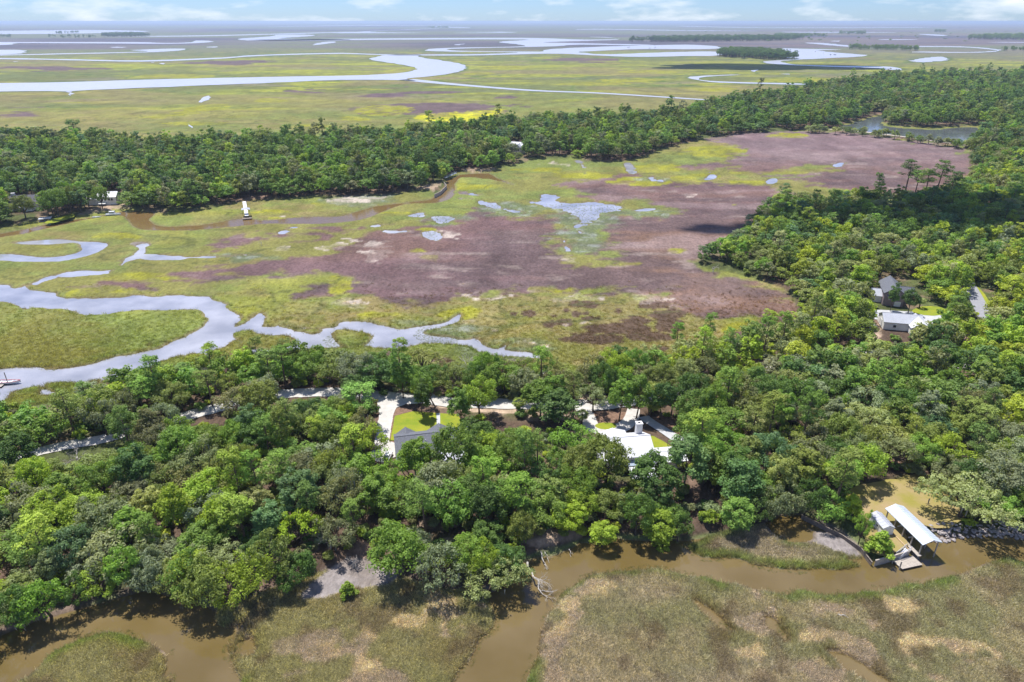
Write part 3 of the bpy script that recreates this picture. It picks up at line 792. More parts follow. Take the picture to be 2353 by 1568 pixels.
TANZONE = [[(880, 700), (1000, 705), (1150, 688), (1300, 690), (1450, 690), (1540, 710), (1600, 745), (1640, 790), (1500, 835), (1350, 850), (1200, 825), (1100, 790), (1000, 740)]]
COV = lerp(COV, lerp(np.zeros((nr_, nc_, 3)) + col(0.205, 0.165, 0.07), col(0.17, 0.165, 0.05), sstep(0.45, 0.6, n_c)), zone(TANZONE, 10.0, 0.0, 1.2, 251, 9.0) * 0.8)
zb = zone(BROWN, 8.0, 0.014, 1.3, 101, 6.0, 0.34)
br = np.zeros((nr_, nc_, 3)) + col(0.150, 0.092, 0.076)
br = lerp(br, col(0.138, 0.086, 0.084), sstep(0.42, 0.6, n_b))
br = lerp(br, col(0.195, 0.120, 0.080), sstep(1150, 1450, gx) * sstep(480, 560, gy) * 0.75)
br = lerp(br, col(0.125, 0.09, 0.082), sstep(0.52, 0.68, n_a) * 0.7)
bm1 = fbm(WX, WY, 22, 211, 5, 2.6); bm2 = fbm(WX, WY, 70, 213, 4, 2.0)
br = lerp(br, col(0.105, 0.074, 0.072), sstep(0.5, 0.66, bm1) * 0.8)
br = lerp(br, col(0.235, 0.175, 0.165), sstep(0.5, 0.34, bm1) * 0.55 * sstep(0.42, 0.58, bm2))
pst = fbm(WX, WY, 7, 109, 4, 2.6)
br = lerp(br, col(0.30, 0.24, 0.20), sstep(0.60, 0.76, pst) * 0.5 * sstep(0.36, 0.52, fbm(WX, WY, 60, 113, 3)))
br = lerp(br, col(0.21, 0.15, 0.15), 0.5 * sstep(420, 330, gy))
COV = lerp(COV, br, zb)
zc = zone(CLUMPS, 3.0, 0.0, 0.9, 163, 3.0)
COV = lerp(COV, col(0.095, 0.06, 0.045), zc * 0.9)
zf = zone(FARBROWN, 10.0, 0.025, 1.4, 127, 7.0)
COV = lerp(COV, col(0.115, 0.075, 0.085), zf * 0.9)
zy = zone(YELLOW, 5.0, 0.012, 0.9, 131, 9.0)
yel = np.zeros((nr_, nc_, 3)) + col(0.235, 0.23, 0.028)
yel = lerp(yel, col(0.42, 0.40, 0.018), sstep(930, 970, gx) * sstep(1170, 1140, gx) * sstep(295, 285, gy) * sstep(245, 255, gy))
COV = lerp(COV, yel, zy * (0.35 + 0.65 * sstep(0.35, 0.6, n_c)))
rg1 = np.abs(fbm(WX, WY, 26, 231, 3, 1.6) - 0.5); rg2 = np.abs(fbm(WX, WY, 70, 237, 3, 2.0) - 0.5)
crk_shade = np.maximum(sstep(0.016, 0.004, rg1) * sstep(0.45, 0.55, fbm(WX, WY, 60, 239, 2)), sstep(0.012, 0.003, rg2)) * (gy < 1000) * (gy > 255) * (1 - zb)
COV = lerp(COV, col(0.075, 0.085, 0.028), crk_shade * 0.6)  # dark creeklet lines, partly shade painted along the edges of taller grass
WET = [ell(1350, 500, 80, 24), ell(1335, 545, 45, 34), ell(1015, 505, 45, 12), ell(1170, 480, 60, 14), ell(830, 460, 60, 12), ell(1010, 760, 80, 26), ell(1150, 805, 80, 16), ell(560, 590, 70, 7), ell(1480, 492, 70, 8), ell(1500, 415, 30, 6)]
zwet = zone(WET, 8.0, 0.012, 1.2, 271, 6.0, 0.5)
COV = lerp(COV, lerp(np.zeros((nr_, nc_, 3)) + col(0.125, 0.15, 0.075), col(0.25, 0.27, 0.23), sstep(0.54, 0.7, fbm(WX, WY, 4, 273, 4, 1.5)) * 0.8), zwet * 0.85)
zp = zone(PALE, 6.0, 0.008, 1.3, 137, 5.0)
COV = lerp(COV, col(0.44, 0.37, 0.31), zp * (0.2 + 0.6 * sstep(0.45, 0.62, n_c)))
zw = zone(WRACK, 7.0, 0.0, 1.3, 139, 5.0)
COV = lerp(COV, lerp(np.zeros((nr_, nc_, 3)) + col(0.40, 0.33, 0.25), col(0.29, 0.245, 0.21), sstep(0.4, 0.6, n_c)), zw * (0.7 + 0.3 * sstep(0.3, 0.55, n_e)))
# greener fringe along the water
fr_ = sstep(4.2 * fbm(WX, WY, 6, 243, 3) + 0.9, 0.4, -SDW) * (SDW < 0.3) * sstep(0.38, 0.6, fbm(WX, WY, 9, 149, 3)) * (field(SMALLPOOLS, 6.0) < -0.98)
COV = lerp(COV, col(0.14, 0.20, 0.05), fr_ * 0.75 * (DIST < 700))
zm = zone(MUDFLAT, 4.0, 0.0, 0.5, 151, 5.0)
COV = lerp(COV, lerp(np.zeros((nr_, nc_, 3)) + col(0.245, 0.215, 0.20), col(0.19, 0.16, 0.14), sstep(0.45, 0.6, n_c)), zm)
mudedge = np.where(DIST > 240, sstep(2.2, 0.0, -SDW), sstep(0.9, 0.0, -SDW))
COV = lerp(COV, col(0.16, 0.12, 0.075), mudedge * 0.8 * (DIST < 700))
fw = field([p_ for n_, p_ in FAR.items() if not n_.startswith('small')], 6.0, 0.008)
COV = lerp(COV, col(0.06, 0.10, 0.028), sstep(-0.75, -0.15, fw) * (fw < 0.05) * 0.75 * sstep(0.3, 0.5, fbm(WX, WY, 60, 221, 3)) * (DIST > 620))
# woodland floor
lt = np.zeros((nr_, nc_, 3)) + col(0.105, 0.072, 0.050)
lt = lerp(lt, col(0.085, 0.10, 0.035), sstep(0.48, 0.62, n_a))
lt = lerp(lt, col(0.22, 0.145, 0.105), sstep(0.55, 0.7, n_c) * 0.7)
COV = lerp(COV, lt, sstep(-1.0, 0.8, SDF))
zs = zone(CLEAR_SAND, 4.0, 0.0, 0.8, 157, 5.0)
COV = lerp(COV, col(0.42, 0.31, 0.22), zs * sstep(-1, 1, SDF) * (0.55 + 0.45 * sstep(0.4, 0.6, n_c)))

COV_FINAL = True
verts = np.stack([WX, WY, GZ], -1).reshape(-1, 3)
idx = np.arange(nr_ * nc_).reshape(nr_, nc_)
quads = np.stack([idx[:-1, :-1], idx[:-1, 1:], idx[1:, 1:], idx[1:, :-1]], -1).reshape(-1, 4)


def np_mesh(name, v, q, attrs=None):
    me = bpy.data.meshes.new(name)
    v = np.ascontiguousarray(v, np.float32); q = np.ascontiguousarray(q, np.int32)
    k = q.shape[1] if len(q) else 4
    me.vertices.add(len(v)); me.vertices.foreach_set('co', v.ravel())
    if len(q):
        me.loops.add(q.size); me.loops.foreach_set('vertex_index', q.ravel())
        me.polygons.add(len(q)); me.polygons.foreach_set('loop_start', np.arange(0, q.size, k, dtype=np.int32))
    me.update(calc_edges=True)
    for nm, (ty, arr) in (attrs or {}).items():
        a = me.attributes.new(nm, ty, 'POINT')
        key = {'FLOAT': 'value', 'INT': 'value', 'FLOAT_COLOR': 'color', 'FLOAT_VECTOR': 'vector'}[ty]
        a.data.foreach_set(key, np.ascontiguousarray(arr, np.int32 if ty == 'INT' else np.float32).ravel())
    return me


cov4 = np.concatenate([np.clip(COV, 0, 1), np.ones((nr_, nc_, 1))], -1).reshape(-1, 4)
gme = np_mesh('ground', verts, quads, {'cover': ('FLOAT_COLOR', cov4)})
gme.polygons.foreach_set('use_smooth', np.ones(len(quads), bool))
ground = link('ground', gme, None, MATS['ground'])
tag(ground, 'flat salt marsh and woodland floor reaching to the horizon', None, None, 'structure')


def sheet(name, outline, z, mat, label, kind='structure', jitter=0.0, dens=0.0, th=0.0):
    """flat sheet from a world outline"""
    pts = [Vector((a[0], a[1], 0)) for a in outline]
    if dens:
        q = []
        for i, a in enumerate(pts):
            b_ = pts[(i + 1) % len(pts)]
            n_ = max(1, int((b_ - a).length / dens))
            for k in range(n_):
                p = a.lerp(b_, k / n_)
                q.append(p + Vector((R.uniform(-1, 1), R.uniform(-1, 1), 0)) * jitter)
        pts = q
    for p in pts:
        p.z = z
    tris = tessellate_polygon([pts])
    me = bpy.data.meshes.new(name)
    me.from_pydata([tuple(p) for p in pts], [], [tuple(t_) for t_ in tris])
    bm = bmesh.new(); bm.from_mesh(me)
    for f in bm.faces:
        f.normal_update()
        if f.normal.z < 0:
            f.normal_flip()
    bm.to_mesh(me); bm.free()
    o = link(name, me, None, mat)
    return tag(o, label, None, None, kind)


def wpoly(px_pts, sm=4):
    q = smooth(px_pts, sm) if sm > 1 else px_pts
    return [tuple(P(a, b_).xy) for a, b_ in q]


# water sheets
y0 = P(CX, 1060).y; y1 = P(CX, 258).y; yb = P(CX, 2600).y
sheet('creek_water', [(-320, yb - 5), (320, yb - 5), (320, y0), (-320, y0)], 0.0, MATS['creek_water'], 'olive brown muddy creek winding between the wood and the foreground marsh')
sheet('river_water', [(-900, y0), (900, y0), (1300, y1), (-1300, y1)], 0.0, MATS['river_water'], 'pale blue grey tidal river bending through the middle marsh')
sheet('side_creek_water', stroke_world([(-300, 595, 26), (-100, 560, 22), (0, 541, 20), (117, 515, 22), (233, 497, 24), (310, 500, 60), (340, 512, 52), (433, 524, 34), (560, 509, 30), (700, 507, 30), (784, 504, 32), (884, 478, 30), (990, 462, 30), (1035, 437, 34), (1050, 412, 24), (1110, 405, 24), (1170, 420, 16)]), 0.03,
      MATS['side_creek_water'], 'brown side creek running below the far treeline past the pier')
sheet('pond_water', wpoly([(1905, 296), (1950, 270), (2000, 255), (2060, 250), (2120, 280), (2270, 285), (2270, 330), (2190, 340), (2050, 325), (1960, 310)], 1), 0.04, MATS['pond_water'], 'dark still pond among trees beyond the causeway')

for nm, pl in FAR.items():
    dense = 2 if nm.startswith('small') else 3
    dd_ = P(*pl[0]).length
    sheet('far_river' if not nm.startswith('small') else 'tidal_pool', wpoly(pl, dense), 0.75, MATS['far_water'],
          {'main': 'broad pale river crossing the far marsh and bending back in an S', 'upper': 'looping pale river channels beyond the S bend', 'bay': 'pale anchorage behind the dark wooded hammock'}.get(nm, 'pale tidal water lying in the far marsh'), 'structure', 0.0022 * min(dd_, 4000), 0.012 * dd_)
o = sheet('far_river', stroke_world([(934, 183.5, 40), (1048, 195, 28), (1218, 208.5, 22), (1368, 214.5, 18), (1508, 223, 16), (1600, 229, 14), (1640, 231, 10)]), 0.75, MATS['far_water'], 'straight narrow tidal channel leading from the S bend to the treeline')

# ------------------------------------------------------------------ roads, drives, lawns (sheets just above the land)
PZ = LAND_Z + 0.16
ROAD = [(-120, 1095, 5), (30, 1063, 5), (143, 1037, 5), (233, 1021, 5), (340, 992, 5), (427, 967, 6), (517, 944, 6), (600, 923, 6), (650, 915, 6), (784, 911, 6), (864, 921, 7), (934, 926, 7.5), (984, 925, 7), (1037, 935, 6), (1124, 937, 6.5), (1217, 939, 6.5), (1284, 938, 6), (1351, 941, 7), (1401, 938, 6.5),
        (1451, 931, 6), (1551, 919, 5), (1640, 890, 5), (1760, 856, 5), (1910, 819, 5), (2000, 815, 5), (2090, 830, 5), (2200, 850, 5), (2330, 860, 5)]


def wz(outline_px, sm=3):
    q = smooth(outline_px, sm) if sm > 1 else outline_px
    return [tuple(P(a, b_, PZ).xy) for a, b_ in q]


sheet('gravel_road', stroke_world(ROAD), PZ + 0.02, MATS['gravel'], 'white gravel road running through the near wood', 'structure', 0.22, 1.2)
sheet('driveway', wz([(866, 922), (934, 928), (911, 937), (905, 950), (895, 1012), (909, 1018), (909, 1050), (868, 1062), (850, 1050), (862, 1003), (872, 950)], 1), PZ + 0.035, MATS['gravel'], 'white driveway turning off the road beside the lawn of the grey-roofed house', 'structure', 0.15, 1.2)
sheet('garden_bed', wz([(911, 938), (925, 936), (950, 945), (907, 956), (897, 1013), (909, 1015), (909, 1018), (894, 1014), (904, 952)], 1), PZ + 0.045, MATS['mulch'], 'reddish mulch bed edging the lawn by the white driveway', 'structure', 0.1, 0.8)
sheet('lawn', wz([(907, 953), (950, 945), (1004, 949), (1050, 952), (1075, 985), (1060, 1000), (984, 1015), (911, 1013), (897, 1012)], 1), PZ + 0.03, MATS['lawn'], 'bright green front lawn of the grey-roofed house', 'structure', 0.12, 1.0)
sheet('footpath', wz([(1003, 950), (1011, 950), (1012, 990), (1004, 990)], 1), PZ + 0.05, MATS['concrete'], 'short grey footpath across the lawn to the grey-roofed house')
sheet('driveway', stroke_world([(1340, 948, 5), (1350, 972, 5), (1362, 992, 5), (1392, 1001, 5), (1425, 994, 5), (1448, 976, 4.5), (1456, 950, 4)]), PZ + 0.04, MATS['gravel'], 'curved pale driveway looping in front of the white-roofed house', 'structure', 0.1, 1.0)
sheet('driveway', stroke_world([(1478, 968, 3.5), (1490, 978, 3.5), (1520, 997, 3.5), (1556, 1020, 3.8), (1590, 1035, 3.8)]), PZ + 0.045, MATS['concrete'], 'grey concrete drive right of the white chimney', 'structure', 0.05, 1.0)
sheet('lawn', wz(ell(1392, 979, 25, 8), 2), PZ + 0.05, MATS['lawn'], 'small oval lawn inside the curved pale driveway', 'structure', 0.08, 0.8)
sheet('garden_bed', wz([(1352, 950), (1400, 946), (1450, 948), (1452, 965), (1420, 982), (1380, 972), (1358, 972)], 2), PZ + 0.03, MATS['mulch'], 'reddish brown mulch bed above the oval lawn', 'structure', 0.2, 0.9)
sheet('garden_bed', wz([(1490, 960), (1540, 958), (1580, 985), (1580, 1020), (1540, 1005), (1500, 980)], 2), PZ + 0.035, MATS['mulch'], 'reddish brown mulch bed right of the concrete drive', 'structure', 0.2, 0.9)
sheet('lawn', wz([(1488, 1000), (1520, 1012), (1545, 1030), (1510, 1045), (1490, 1040)], 2), PZ + 0.025, MATS['lawn'], 'narrow strip of grass beside the white-roofed house', 'structure', 0.15, 0.9)
sheet('dry_lawn', wz([(1940, 1135), (1985, 1112), (2060, 1100), (2110, 1088), (2180, 1120), (2230, 1160), (2200, 1205), (2150, 1215), (2100, 1200), (2080, 1225), (2088, 1250), (2040, 1276), (2005, 1270), (1985, 1230), (1975, 1190)], 2), PZ + 0.02, MATS['dry_lawn'],
      'dry yellow grass clearing behind the boathouse', 'structure', 0.25, 1.0)
sheet('driveway', wz([(1985, 715), (2025, 712), (2150, 722), (2180, 735), (2130, 745), (2020, 735), (1990, 728)], 2), PZ + 0.03, MATS['concrete'], 'pale concrete apron between the garage and the mauve house', 'structure', 0.1, 1.0)
sheet('lawn', wz([(2095, 714), (2120, 704), (2160, 706), (2180, 718), (2150, 726), (2110, 722)], 2), PZ + 0.05, MATS['lawn'], 'bright green lawn beside the mauve house', 'structure', 0.15, 0.9)
sheet('driveway', stroke_world([(2212, 640, 5.5), (2228, 668, 5.5), (2240, 692, 6), (2255, 722, 6), (2262, 745, 5)]), PZ + 0.04, MATS['asphalt'], 'grey asphalt lane at the right edge beside a green verge', 'structure', 0.05, 1.0)
sheet('lawn', wz([(2222, 650), (2250, 662), (2272, 690), (2280, 712), (2262, 714), (2245, 690)], 2), PZ + 0.03, MATS['lawn'], 'bright green verge beside the grey asphalt lane', 'structure', 0.15, 0.9)
sheet('causeway_road', stroke_world([(1845, 297, 5), (1960, 304, 5), (2069, 317, 5), (2190, 334, 5), (2245, 340, 5)]), PZ + 0.02, MATS['sand'], 'pale sand track along the causeway below the pond')
sheet('lawn', wz([(100, 512), (130, 500), (165, 492), (170, 498), (125, 512)], 2), PZ + 0.03, MATS['lawn'], 'sunlit grass at the far creek edge below the big shaded oaks', 'structure', 0.3, 2.0)

# ------------------------------------------------------------------ tree building
def leaves(centers, rads, n, size, rng, flat=1.0, up=0.35, asp=0.62, out_c=None):
    """rhombic leaf sprays on clump surfaces -> verts, quads, leaf value"""
    K = len(centers)
    d = rng.normal(size=(K, n, 3)); d /= np.linalg.norm(d, axis=2, keepdims=True)
    d[..., 2] = np.where(d[..., 2] < -0.45, -d[..., 2], d[..., 2])
    r = rng.uniform(0.55, 1.08, size=(K, n, 1)) * np.asarray(rads)[:, None, None]
    p = np.asarray(centers)[:, None, :] + d * r * np.array([1, 1, flat])
    nrm = d + rng.normal(size=d.shape) * 0.45 + np.array([0, 0, up])
    nrm /= np.linalg.norm(nrm, axis=2, keepdims=True)
    a = np.cross(nrm, rng.normal(size=d.shape)); a /= np.linalg.norm(a, axis=2, keepdims=True)
    b_ = np.cross(nrm, a)
    s = size * rng.uniform(0.6, 1.35, size=(K, n, 1))
    q = np.stack([p - a * s, p - b_ * s * asp, p + a * s, p + b_ * s * asp], 2).reshape(-1, 3)
    lv = rng.uniform(0, 1, (K, 1)) * 0.5 + rng.uniform(0, 1, (K, n)) * 0.5
    lv = np.repeat(lv.reshape(-1), 4)
    f = np.arange(len(q)).reshape(-1, 4)
    return q, f, lv


def leaf_mesh(name, parts, mat):
    v = np.concatenate([a[0] for a in parts]); lv = np.concatenate([a[2] for a in parts])
    f = np.arange(len(v)).reshape(-1, 4)
    me = np_mesh(name, v, f, {'leaf': ('FLOAT', lv)})
    me.materials.append(mat)
    return me


def crown_points(rng, H, Rr, K, base=0.34, lob=0.25, shell=0.62, topflat=1.0):
    """clump centres in an uneven dome"""
    zc = H * (base + 1) / 2 - 0.04 * H; rz = H * (1 - base) / 2
    ph = rng.uniform(0, 6.28, 4); am = rng.uniform(-lob, lob, 4)
    pts = []
    while len(pts) < K:
        d = rng.normal(size=3); d /= np.linalg.norm(d)
        if d[2] < -0.55:
            continue
        az = math.atan2(d[1], d[0])
        k = 1 + am[0] * math.cos(az - ph[0]) + am[1] * math.cos(2 * az - ph[1]) + am[2] * math.cos(3 * az - ph[2]) + am[3] * d[2]
        r = rng.uniform(shell, 1.0) * k
        p = np.array([d[0] * Rr * r, d[1] * Rr * r, zc + d[2] * rz * r * (topflat if d[2] > 0 else 0.8)])
        if all(np.linalg.norm(p - q) > Rr * 0.16 for q in pts[-40:]):
            pts.append(p)
        elif rng.rand() < 0.12:
            pts.append(p)
    return np.array(pts)


def limb(mb, a, b_, r0, r1, rng, sag=0.0, seg=4, sides=5):
    a = Vector(a); b_ = Vector(b_)
    L_ = (b_ - a).length
    pts = []; rd = []
    for k in range(seg + 1):
        t_ = k / seg
        j = Vector(rng.normal(size=3)) * 0.06 * L_ * math.sin(math.pi * t_)
        pts.append(a.lerp(b_, t_) + j + Vector((0, 0, sag * L_ * math.sin(math.pi * t_))))
        rd.append(r0 + (r1 - r0) * t_)
    mb.tube(pts, rd, sides)
    return pts


def proto_oak(seed, H=12.0, Rr=6.0, K=58, n=62, size=0.36, cr=0.27, base=0.34, lob=0.22, moss=False, shell=0.62, mat='leaf', flat=0.8, branches=9, topflat=1.0):
    rng = np.random.RandomState(seed)
    c = crown_points(rng, H, Rr, K, base, lob, shell, topflat)
    rads = Rr * cr * rng.uniform(0.65, 1.25, K)
    crown = leaf_mesh('crown', [leaves(c, rads, n, size, rng, flat)], MATS[mat])
    mb = MB()
    fork = Vector((rng.uniform(-0.5, 0.5), rng.uniform(-0.5, 0.5), H * 0.3))
    mb.tube([(0, 0, -0.6), (0, 0, 0.3), fork * 0.6, fork], [Rr * 0.085, Rr * 0.065, Rr * 0.055, Rr * 0.05], 7)
    for k in rng.choice(K, min(branches, K), replace=False):
        e = Vector(c[k])
        mid = fork.lerp(e, 0.5) + Vector((0, 0, -0.05 * H))
        limb(mb, fork, mid, Rr * 0.035, Rr * 0.022, rng, 0.08)
        limb(mb, mid, e, Rr * 0.022, Rr * 0.008, rng, 0.08)
    trunk = mb.mesh('trunk'); trunk.materials.append(MATS['bark'])
    mo = None
    if moss:
        mm_ = MB()
        for k in range(60):
            p = c[rng.randint(K)] + rng.normal(size=3) * Rr * 0.12
            ln = rng.uniform(0.8, 2.4); w = rng.uniform(0.10, 0.26); a = rng.uniform(0, 3.14)
            dx, dy = math.cos(a) * w, math.sin(a) * w
            mm_.add([(p[0] - dx, p[1] - dy, p[2]), (p[0] + dx, p[1] + dy, p[2]), (p[0] + dx * .7, p[1] + dy * .7, p[2] - ln * .6), (p[0], p[1], p[2] - ln), (p[0] - dx * .7, p[1] - dy * .7, p[2] - ln * .5)], [(0, 1, 2, 3, 4)])
        mo = mm_.mesh('moss'); mo.materials.append(MATS['moss'])
    return dict(crown=crown, trunk=trunk, moss=mo, H=H, R=Rr)


def proto_pine(seed, H=18.0, Rr=4.2, K=36, n=70, size=0.28, base=0.52, mat='needle'):
    rng = np.random.RandomState(seed)
    c = []; rads = []
    mb = MB()
    lean = Vector((rng.uniform(-0.6, 0.6), rng.uniform(-0.6, 0.6), 0))
    top = Vector((0, 0, H * 0.96)) + lean
    mb.tube([(0, 0, -0.6), (0, 0, H * .3), (lean.x * .4, lean.y * .4, H * .6), top], [0.34, 0.28, 0.2, 0.05], 7)
    for k in range(K):
        t_ = rng.uniform(0, 1) ** 0.85
        z = H * (base + (1 - base) * t_)
        prof = math.sin(math.pi * min(1, 0.18 + 0.82 * (1 - t_) ** 0.7 * 0.75 + 0.05)) * 0.5 + 0.55 * (1 - t_) + 0.15
        r = Rr * min(1, prof) * rng.uniform(0.35, 1.0)
        a = rng.uniform(0, 6.283)
        o_ = lean * (z / H)
        p = Vector((o_.x + math.cos(a) * r, o_.y + math.sin(a) * r, z + rng.uniform(-0.3, 0.5)))
        c.append(tuple(p)); rads.append(Rr * rng.uniform(0.2, 0.34))
        if rng.rand() < 0.75:
            limb(mb, (o_.x, o_.y, z - 0.12 * r - 0.4), p, 0.075, 0.03, rng, 0.05, 3, 4)
    c.append(tuple(top)); rads.append(Rr * 0.26)
    crown = leaf_mesh('crown', [leaves(np.array(c), np.array(rads), n, size, rng, 0.62, 0.5, 0.4)], MATS[mat])
    trunk = mb.mesh('trunk'); trunk.materials.append(MATS['pine_bark'])
    return dict(crown=crown, trunk=trunk, moss=None, H=H, R=Rr)


def proto_cone(seed, H=6.0, Rr=2.6, K=40, n=60, size=0.26):
    rng = np.random.RandomState(seed)
    c = []; rads = []
    for k in range(K):
        t_ = rng.uniform(0, 1)
        a = rng.uniform(0, 6.283); r = Rr * (1 - t_ ** 1.3) * rng.uniform(0.5, 0.95)
        c.append((math.cos(a) * r, math.sin(a) * r, H * (0.12 + 0.84 * t_))); rads.append(Rr * rng.uniform(0.2, 0.32))
    crown = leaf_mesh('crown', [leaves(np.array(c), np.array(rads), n, size, rng, 0.9, 0.4, 0.5)], MATS['leaf'])
    mb = MB(); mb.tube([(0, 0, -0.5), (0, 0, H * .5), (0, 0, H * .9)], [0.2, 0.14, 0.04], 6)
    trunk = mb.mesh('trunk'); trunk.materials.append(MATS['bark'])
    return dict(crown=crown, trunk=trunk, moss=None, H=H, R=Rr)


def grow(mb, p, d, length, r, depth, rng, spread=0.7, kids=3):
    p = Vector(p); d = Vector(d).normalized()
    e = p + d * length
    limb(mb, p, e, r, r * 0.6, rng, 0.0, 3, 5 if depth > 1 else 4)
    if depth <= 0:
        return
    for k in range(kids):
        nd = d + Vector(rng.normal(size=3)) * spread
        nd.z += 0.12
        s = p.lerp(e, rng.uniform(0.5, 1.0)) if k else e
        grow(mb, s, nd, length * rng.uniform(0.5, 0.8), r * 0.55, depth - 1, rng, spread, kids)


def proto_dead(seed, H=8.0):
    rng = np.random.RandomState(seed)
    mb = MB()
    mb.tube([(0, 0, -0.5), (0.1, 0, H * .25), (0.15, 0.1, H * .45)], [0.3, 0.24, 0.18], 7)
    for k in range(4):
        a = rng.uniform(0, 6.283)
        grow(mb, (0.15, 0.1, H * rng.uniform(.3, .45)), (math.cos(a), math.sin(a), rng.uniform(0.4, 1.3)), H * rng.uniform(.22, .34), 0.13, 3, rng)
    me = mb.mesh('dead_tree'); me.materials.append(MATS['dead_wood'])
    return me


def proto_palm(seed, H=5.0):
    rng = np.random.RandomState(seed)
    mb = MB(); mb.tube([(0, 0, -0.5), (0.05, 0, H * .5), (0, 0.05, H)], [0.24, 0.19, 0.22], 8)
    trunk = mb.mesh('trunk'); trunk.materials.append(MATS['bark'])
    v = []; lv = []
    for k in range(44):
        el = rng.uniform(-0.9, 1.25); a = rng.uniform(0, 6.283)
        d = Vector((math.cos(a) * math.cos(el), math.sin(a) * math.cos(el), math.sin(el)))
        s = d.cross(Vector((0, 0, 1))).normalized()
        stem = rng.uniform(0.7, 1.2)
        base_ = Vector((0, 0, H)) + d * stem
        val = rng.rand()
        for j in range(9):
            g = (j - 4) / 4 * 1.25
            dd = (d * math.cos(g) + s * math.sin(g)).normalized()
            ln = rng.uniform(0.75, 1.05)
            tip = base_ + dd * ln - Vector((0, 0, 0.32))
            w = s.cross(dd).normalized().cross(dd).normalized() * 0.07
            m_ = base_.lerp(tip, 0.6) + Vector((0, 0, 0.1))
            v += [tuple(base_), tuple(m_ - w), tuple(tip), tuple(m_ + w)]
            lv += [val * .6 + rng.rand() * .4] * 4
        w = s * 0.035
        v += [(0, 0, H - .1), tuple(Vector((0, 0, H - .1)) + w), tuple(base_ + w), tuple(base_)]; lv += [0.8] * 4
    v = np.array(v)
    me = np_mesh('fronds', v, np.arange(len(v)).reshape(-1, 4), {'leaf': ('FLOAT', np.array(lv))})
    me.materials.append(MATS['leaf'])
    return dict(crown=me, trunk=trunk, moss=None, H=H + 1.2, R=2.0)


def proto_bush(seed, H=2.4, Rr=1.8, K=16, n=42, size=0.24):
    rng = np.random.RandomState(seed)
    c = crown_points(rng, H, Rr, K, 0.05, 0.3, 0.35)
    crown = leaf_mesh('shrub', [leaves(c, Rr * 0.36 * rng.uniform(.7, 1.3, K), n, size, rng, 0.8)], MATS['leaf'])
    return crown


OAK = [proto_oak(100 + k, 11.5, 6.0, 66, 92, 0.27, 0.25, 0.26 + 0.05 * (k % 3), 0.24) for k in range(5)]
MOSSY = [proto_oak(200 + k, 11.0, 6.4, 46, 74, 0.27, 0.24, 0.36, 0.3, True, 0.6, branches=18) for k in range(3)]
TALL = [proto_oak(300 + k, 16.0, 4.2, 62, 88, 0.27, 0.30, 0.22, 0.2, topflat=0.95) for k in range(3)]
COLUMN = [proto_oak(400 + k, 16.0, 2.7, 46, 84, 0.25, 0.36, 0.16, 0.2) for k in range(2)]
PINE = [proto_pine(500 + k) for k in range(4)]
CONE = [proto_cone(600 + k) for k in range(2)]
PALM = [proto_palm(700 + k) for k in range(2)]
DEAD = [proto_dead(800 + k) for k in range(3)]
BUSH = [proto_bush(900 + k) for k in range(3)]
SPREAD = [proto_oak(950, 9.5, 9.5, 80, 80, 0.28, 0.17, 0.42, 0.3, True, 0.55, branches=26, flat=0.6), ]
OPEN = [proto_oak(970 + k, 10.0, 5.5, 34, 70, 0.26, 0.24, 0.36, 0.3, False, 0.6, branches=24) for k in range(2)]
# lighter versions for the woodland that reads as one mass
FAROAK = [proto_oak(1000 + k, 12.5, 5.6, 36, 44, 0.46, 0.30, 0.08, 0.22, branches=3) for k in range(4)]
FARTALL = [proto_oak(1050 + k, 17.0, 4.6, 36, 44, 0.46, 0.33, 0.08, 0.22, branches=3) for k in range(2)]
FARPINE = [proto_pine(1100 + k, 21.0, 4.6, 26, 34, 0.55, 0.5) for k in range(3)]

TINT0 = dict(mid=(0.078, 0.128, 0.020), bright=(0.130, 0.190, 0.018), yellow=(0.160, 0.205, 0.018), dark=(0.050, 0.092, 0.018), olive=(0.094, 0.124, 0.024), grey=(0.112, 0.140, 0.058), blue=(0.062, 0.112, 0.036), fresh=(0.090, 0.160, 0.022), pale=(0.140, 0.168, 0.052), moss=(0.100, 0.114, 0.042))
TINT = {k: tuple(c * k_ for c, k_ in zip(v, (2.4, 2.2, 2.5))) for k, v in TINT0.items()}
LOOK = dict(mid='mid-green', bright='bright green', yellow='yellow-green', dark='dark green', olive='olive green', grey='grey-green', blue='bluish green', fresh='fresh green', pale='pale green', moss='brownish green')


def jitter_tint(c, rng, a=0.18):
    k = 1 + rng.uniform(-a, a)
    return [max(0.005, c[0] * k * (1 + rng.uniform(-.07, .05))), max(0.005, c[1] * k), max(0.004, c[2] * k * (1 + rng.uniform(-.2, .2)))]


def plant_tree(name, proto, loc, s, sz, rz, tint, label, cat='tree', group=None, lean=None):
    root = empty(name, loc, rz)
    if lean:
        root.rotation_euler = (lean[0], lean[1], rz)
    root.scale = (s, s, sz)
    tag(root, label, cat, group)
    o = link('trunk', proto['trunk'], root)
    c = link('crown' if cat != 'palm' else 'fronds', proto['crown'], root)
    c['tint'] = tint
    if proto['moss'] is not None:
        link('moss', proto['moss'], root)['kind'] = 'stuff'
    return root


TREES = []          # dicts of every planned tree
VISIBLE = []        # survey boxes that stay open to view: x0,y0,x1,y1


def add_tree(px_, py_, h, r, kind, tint, label=None, name=None, lean=None, cat='tree'):
    p = P(px_, py_, LAND_Z)
    TREES.append(dict(x=p.x, y=p.y, px=px_, py=py_, h=h, r=r, kind=kind, tint=tint, label=label, name=name, lean=lean, key=True, cat=cat))


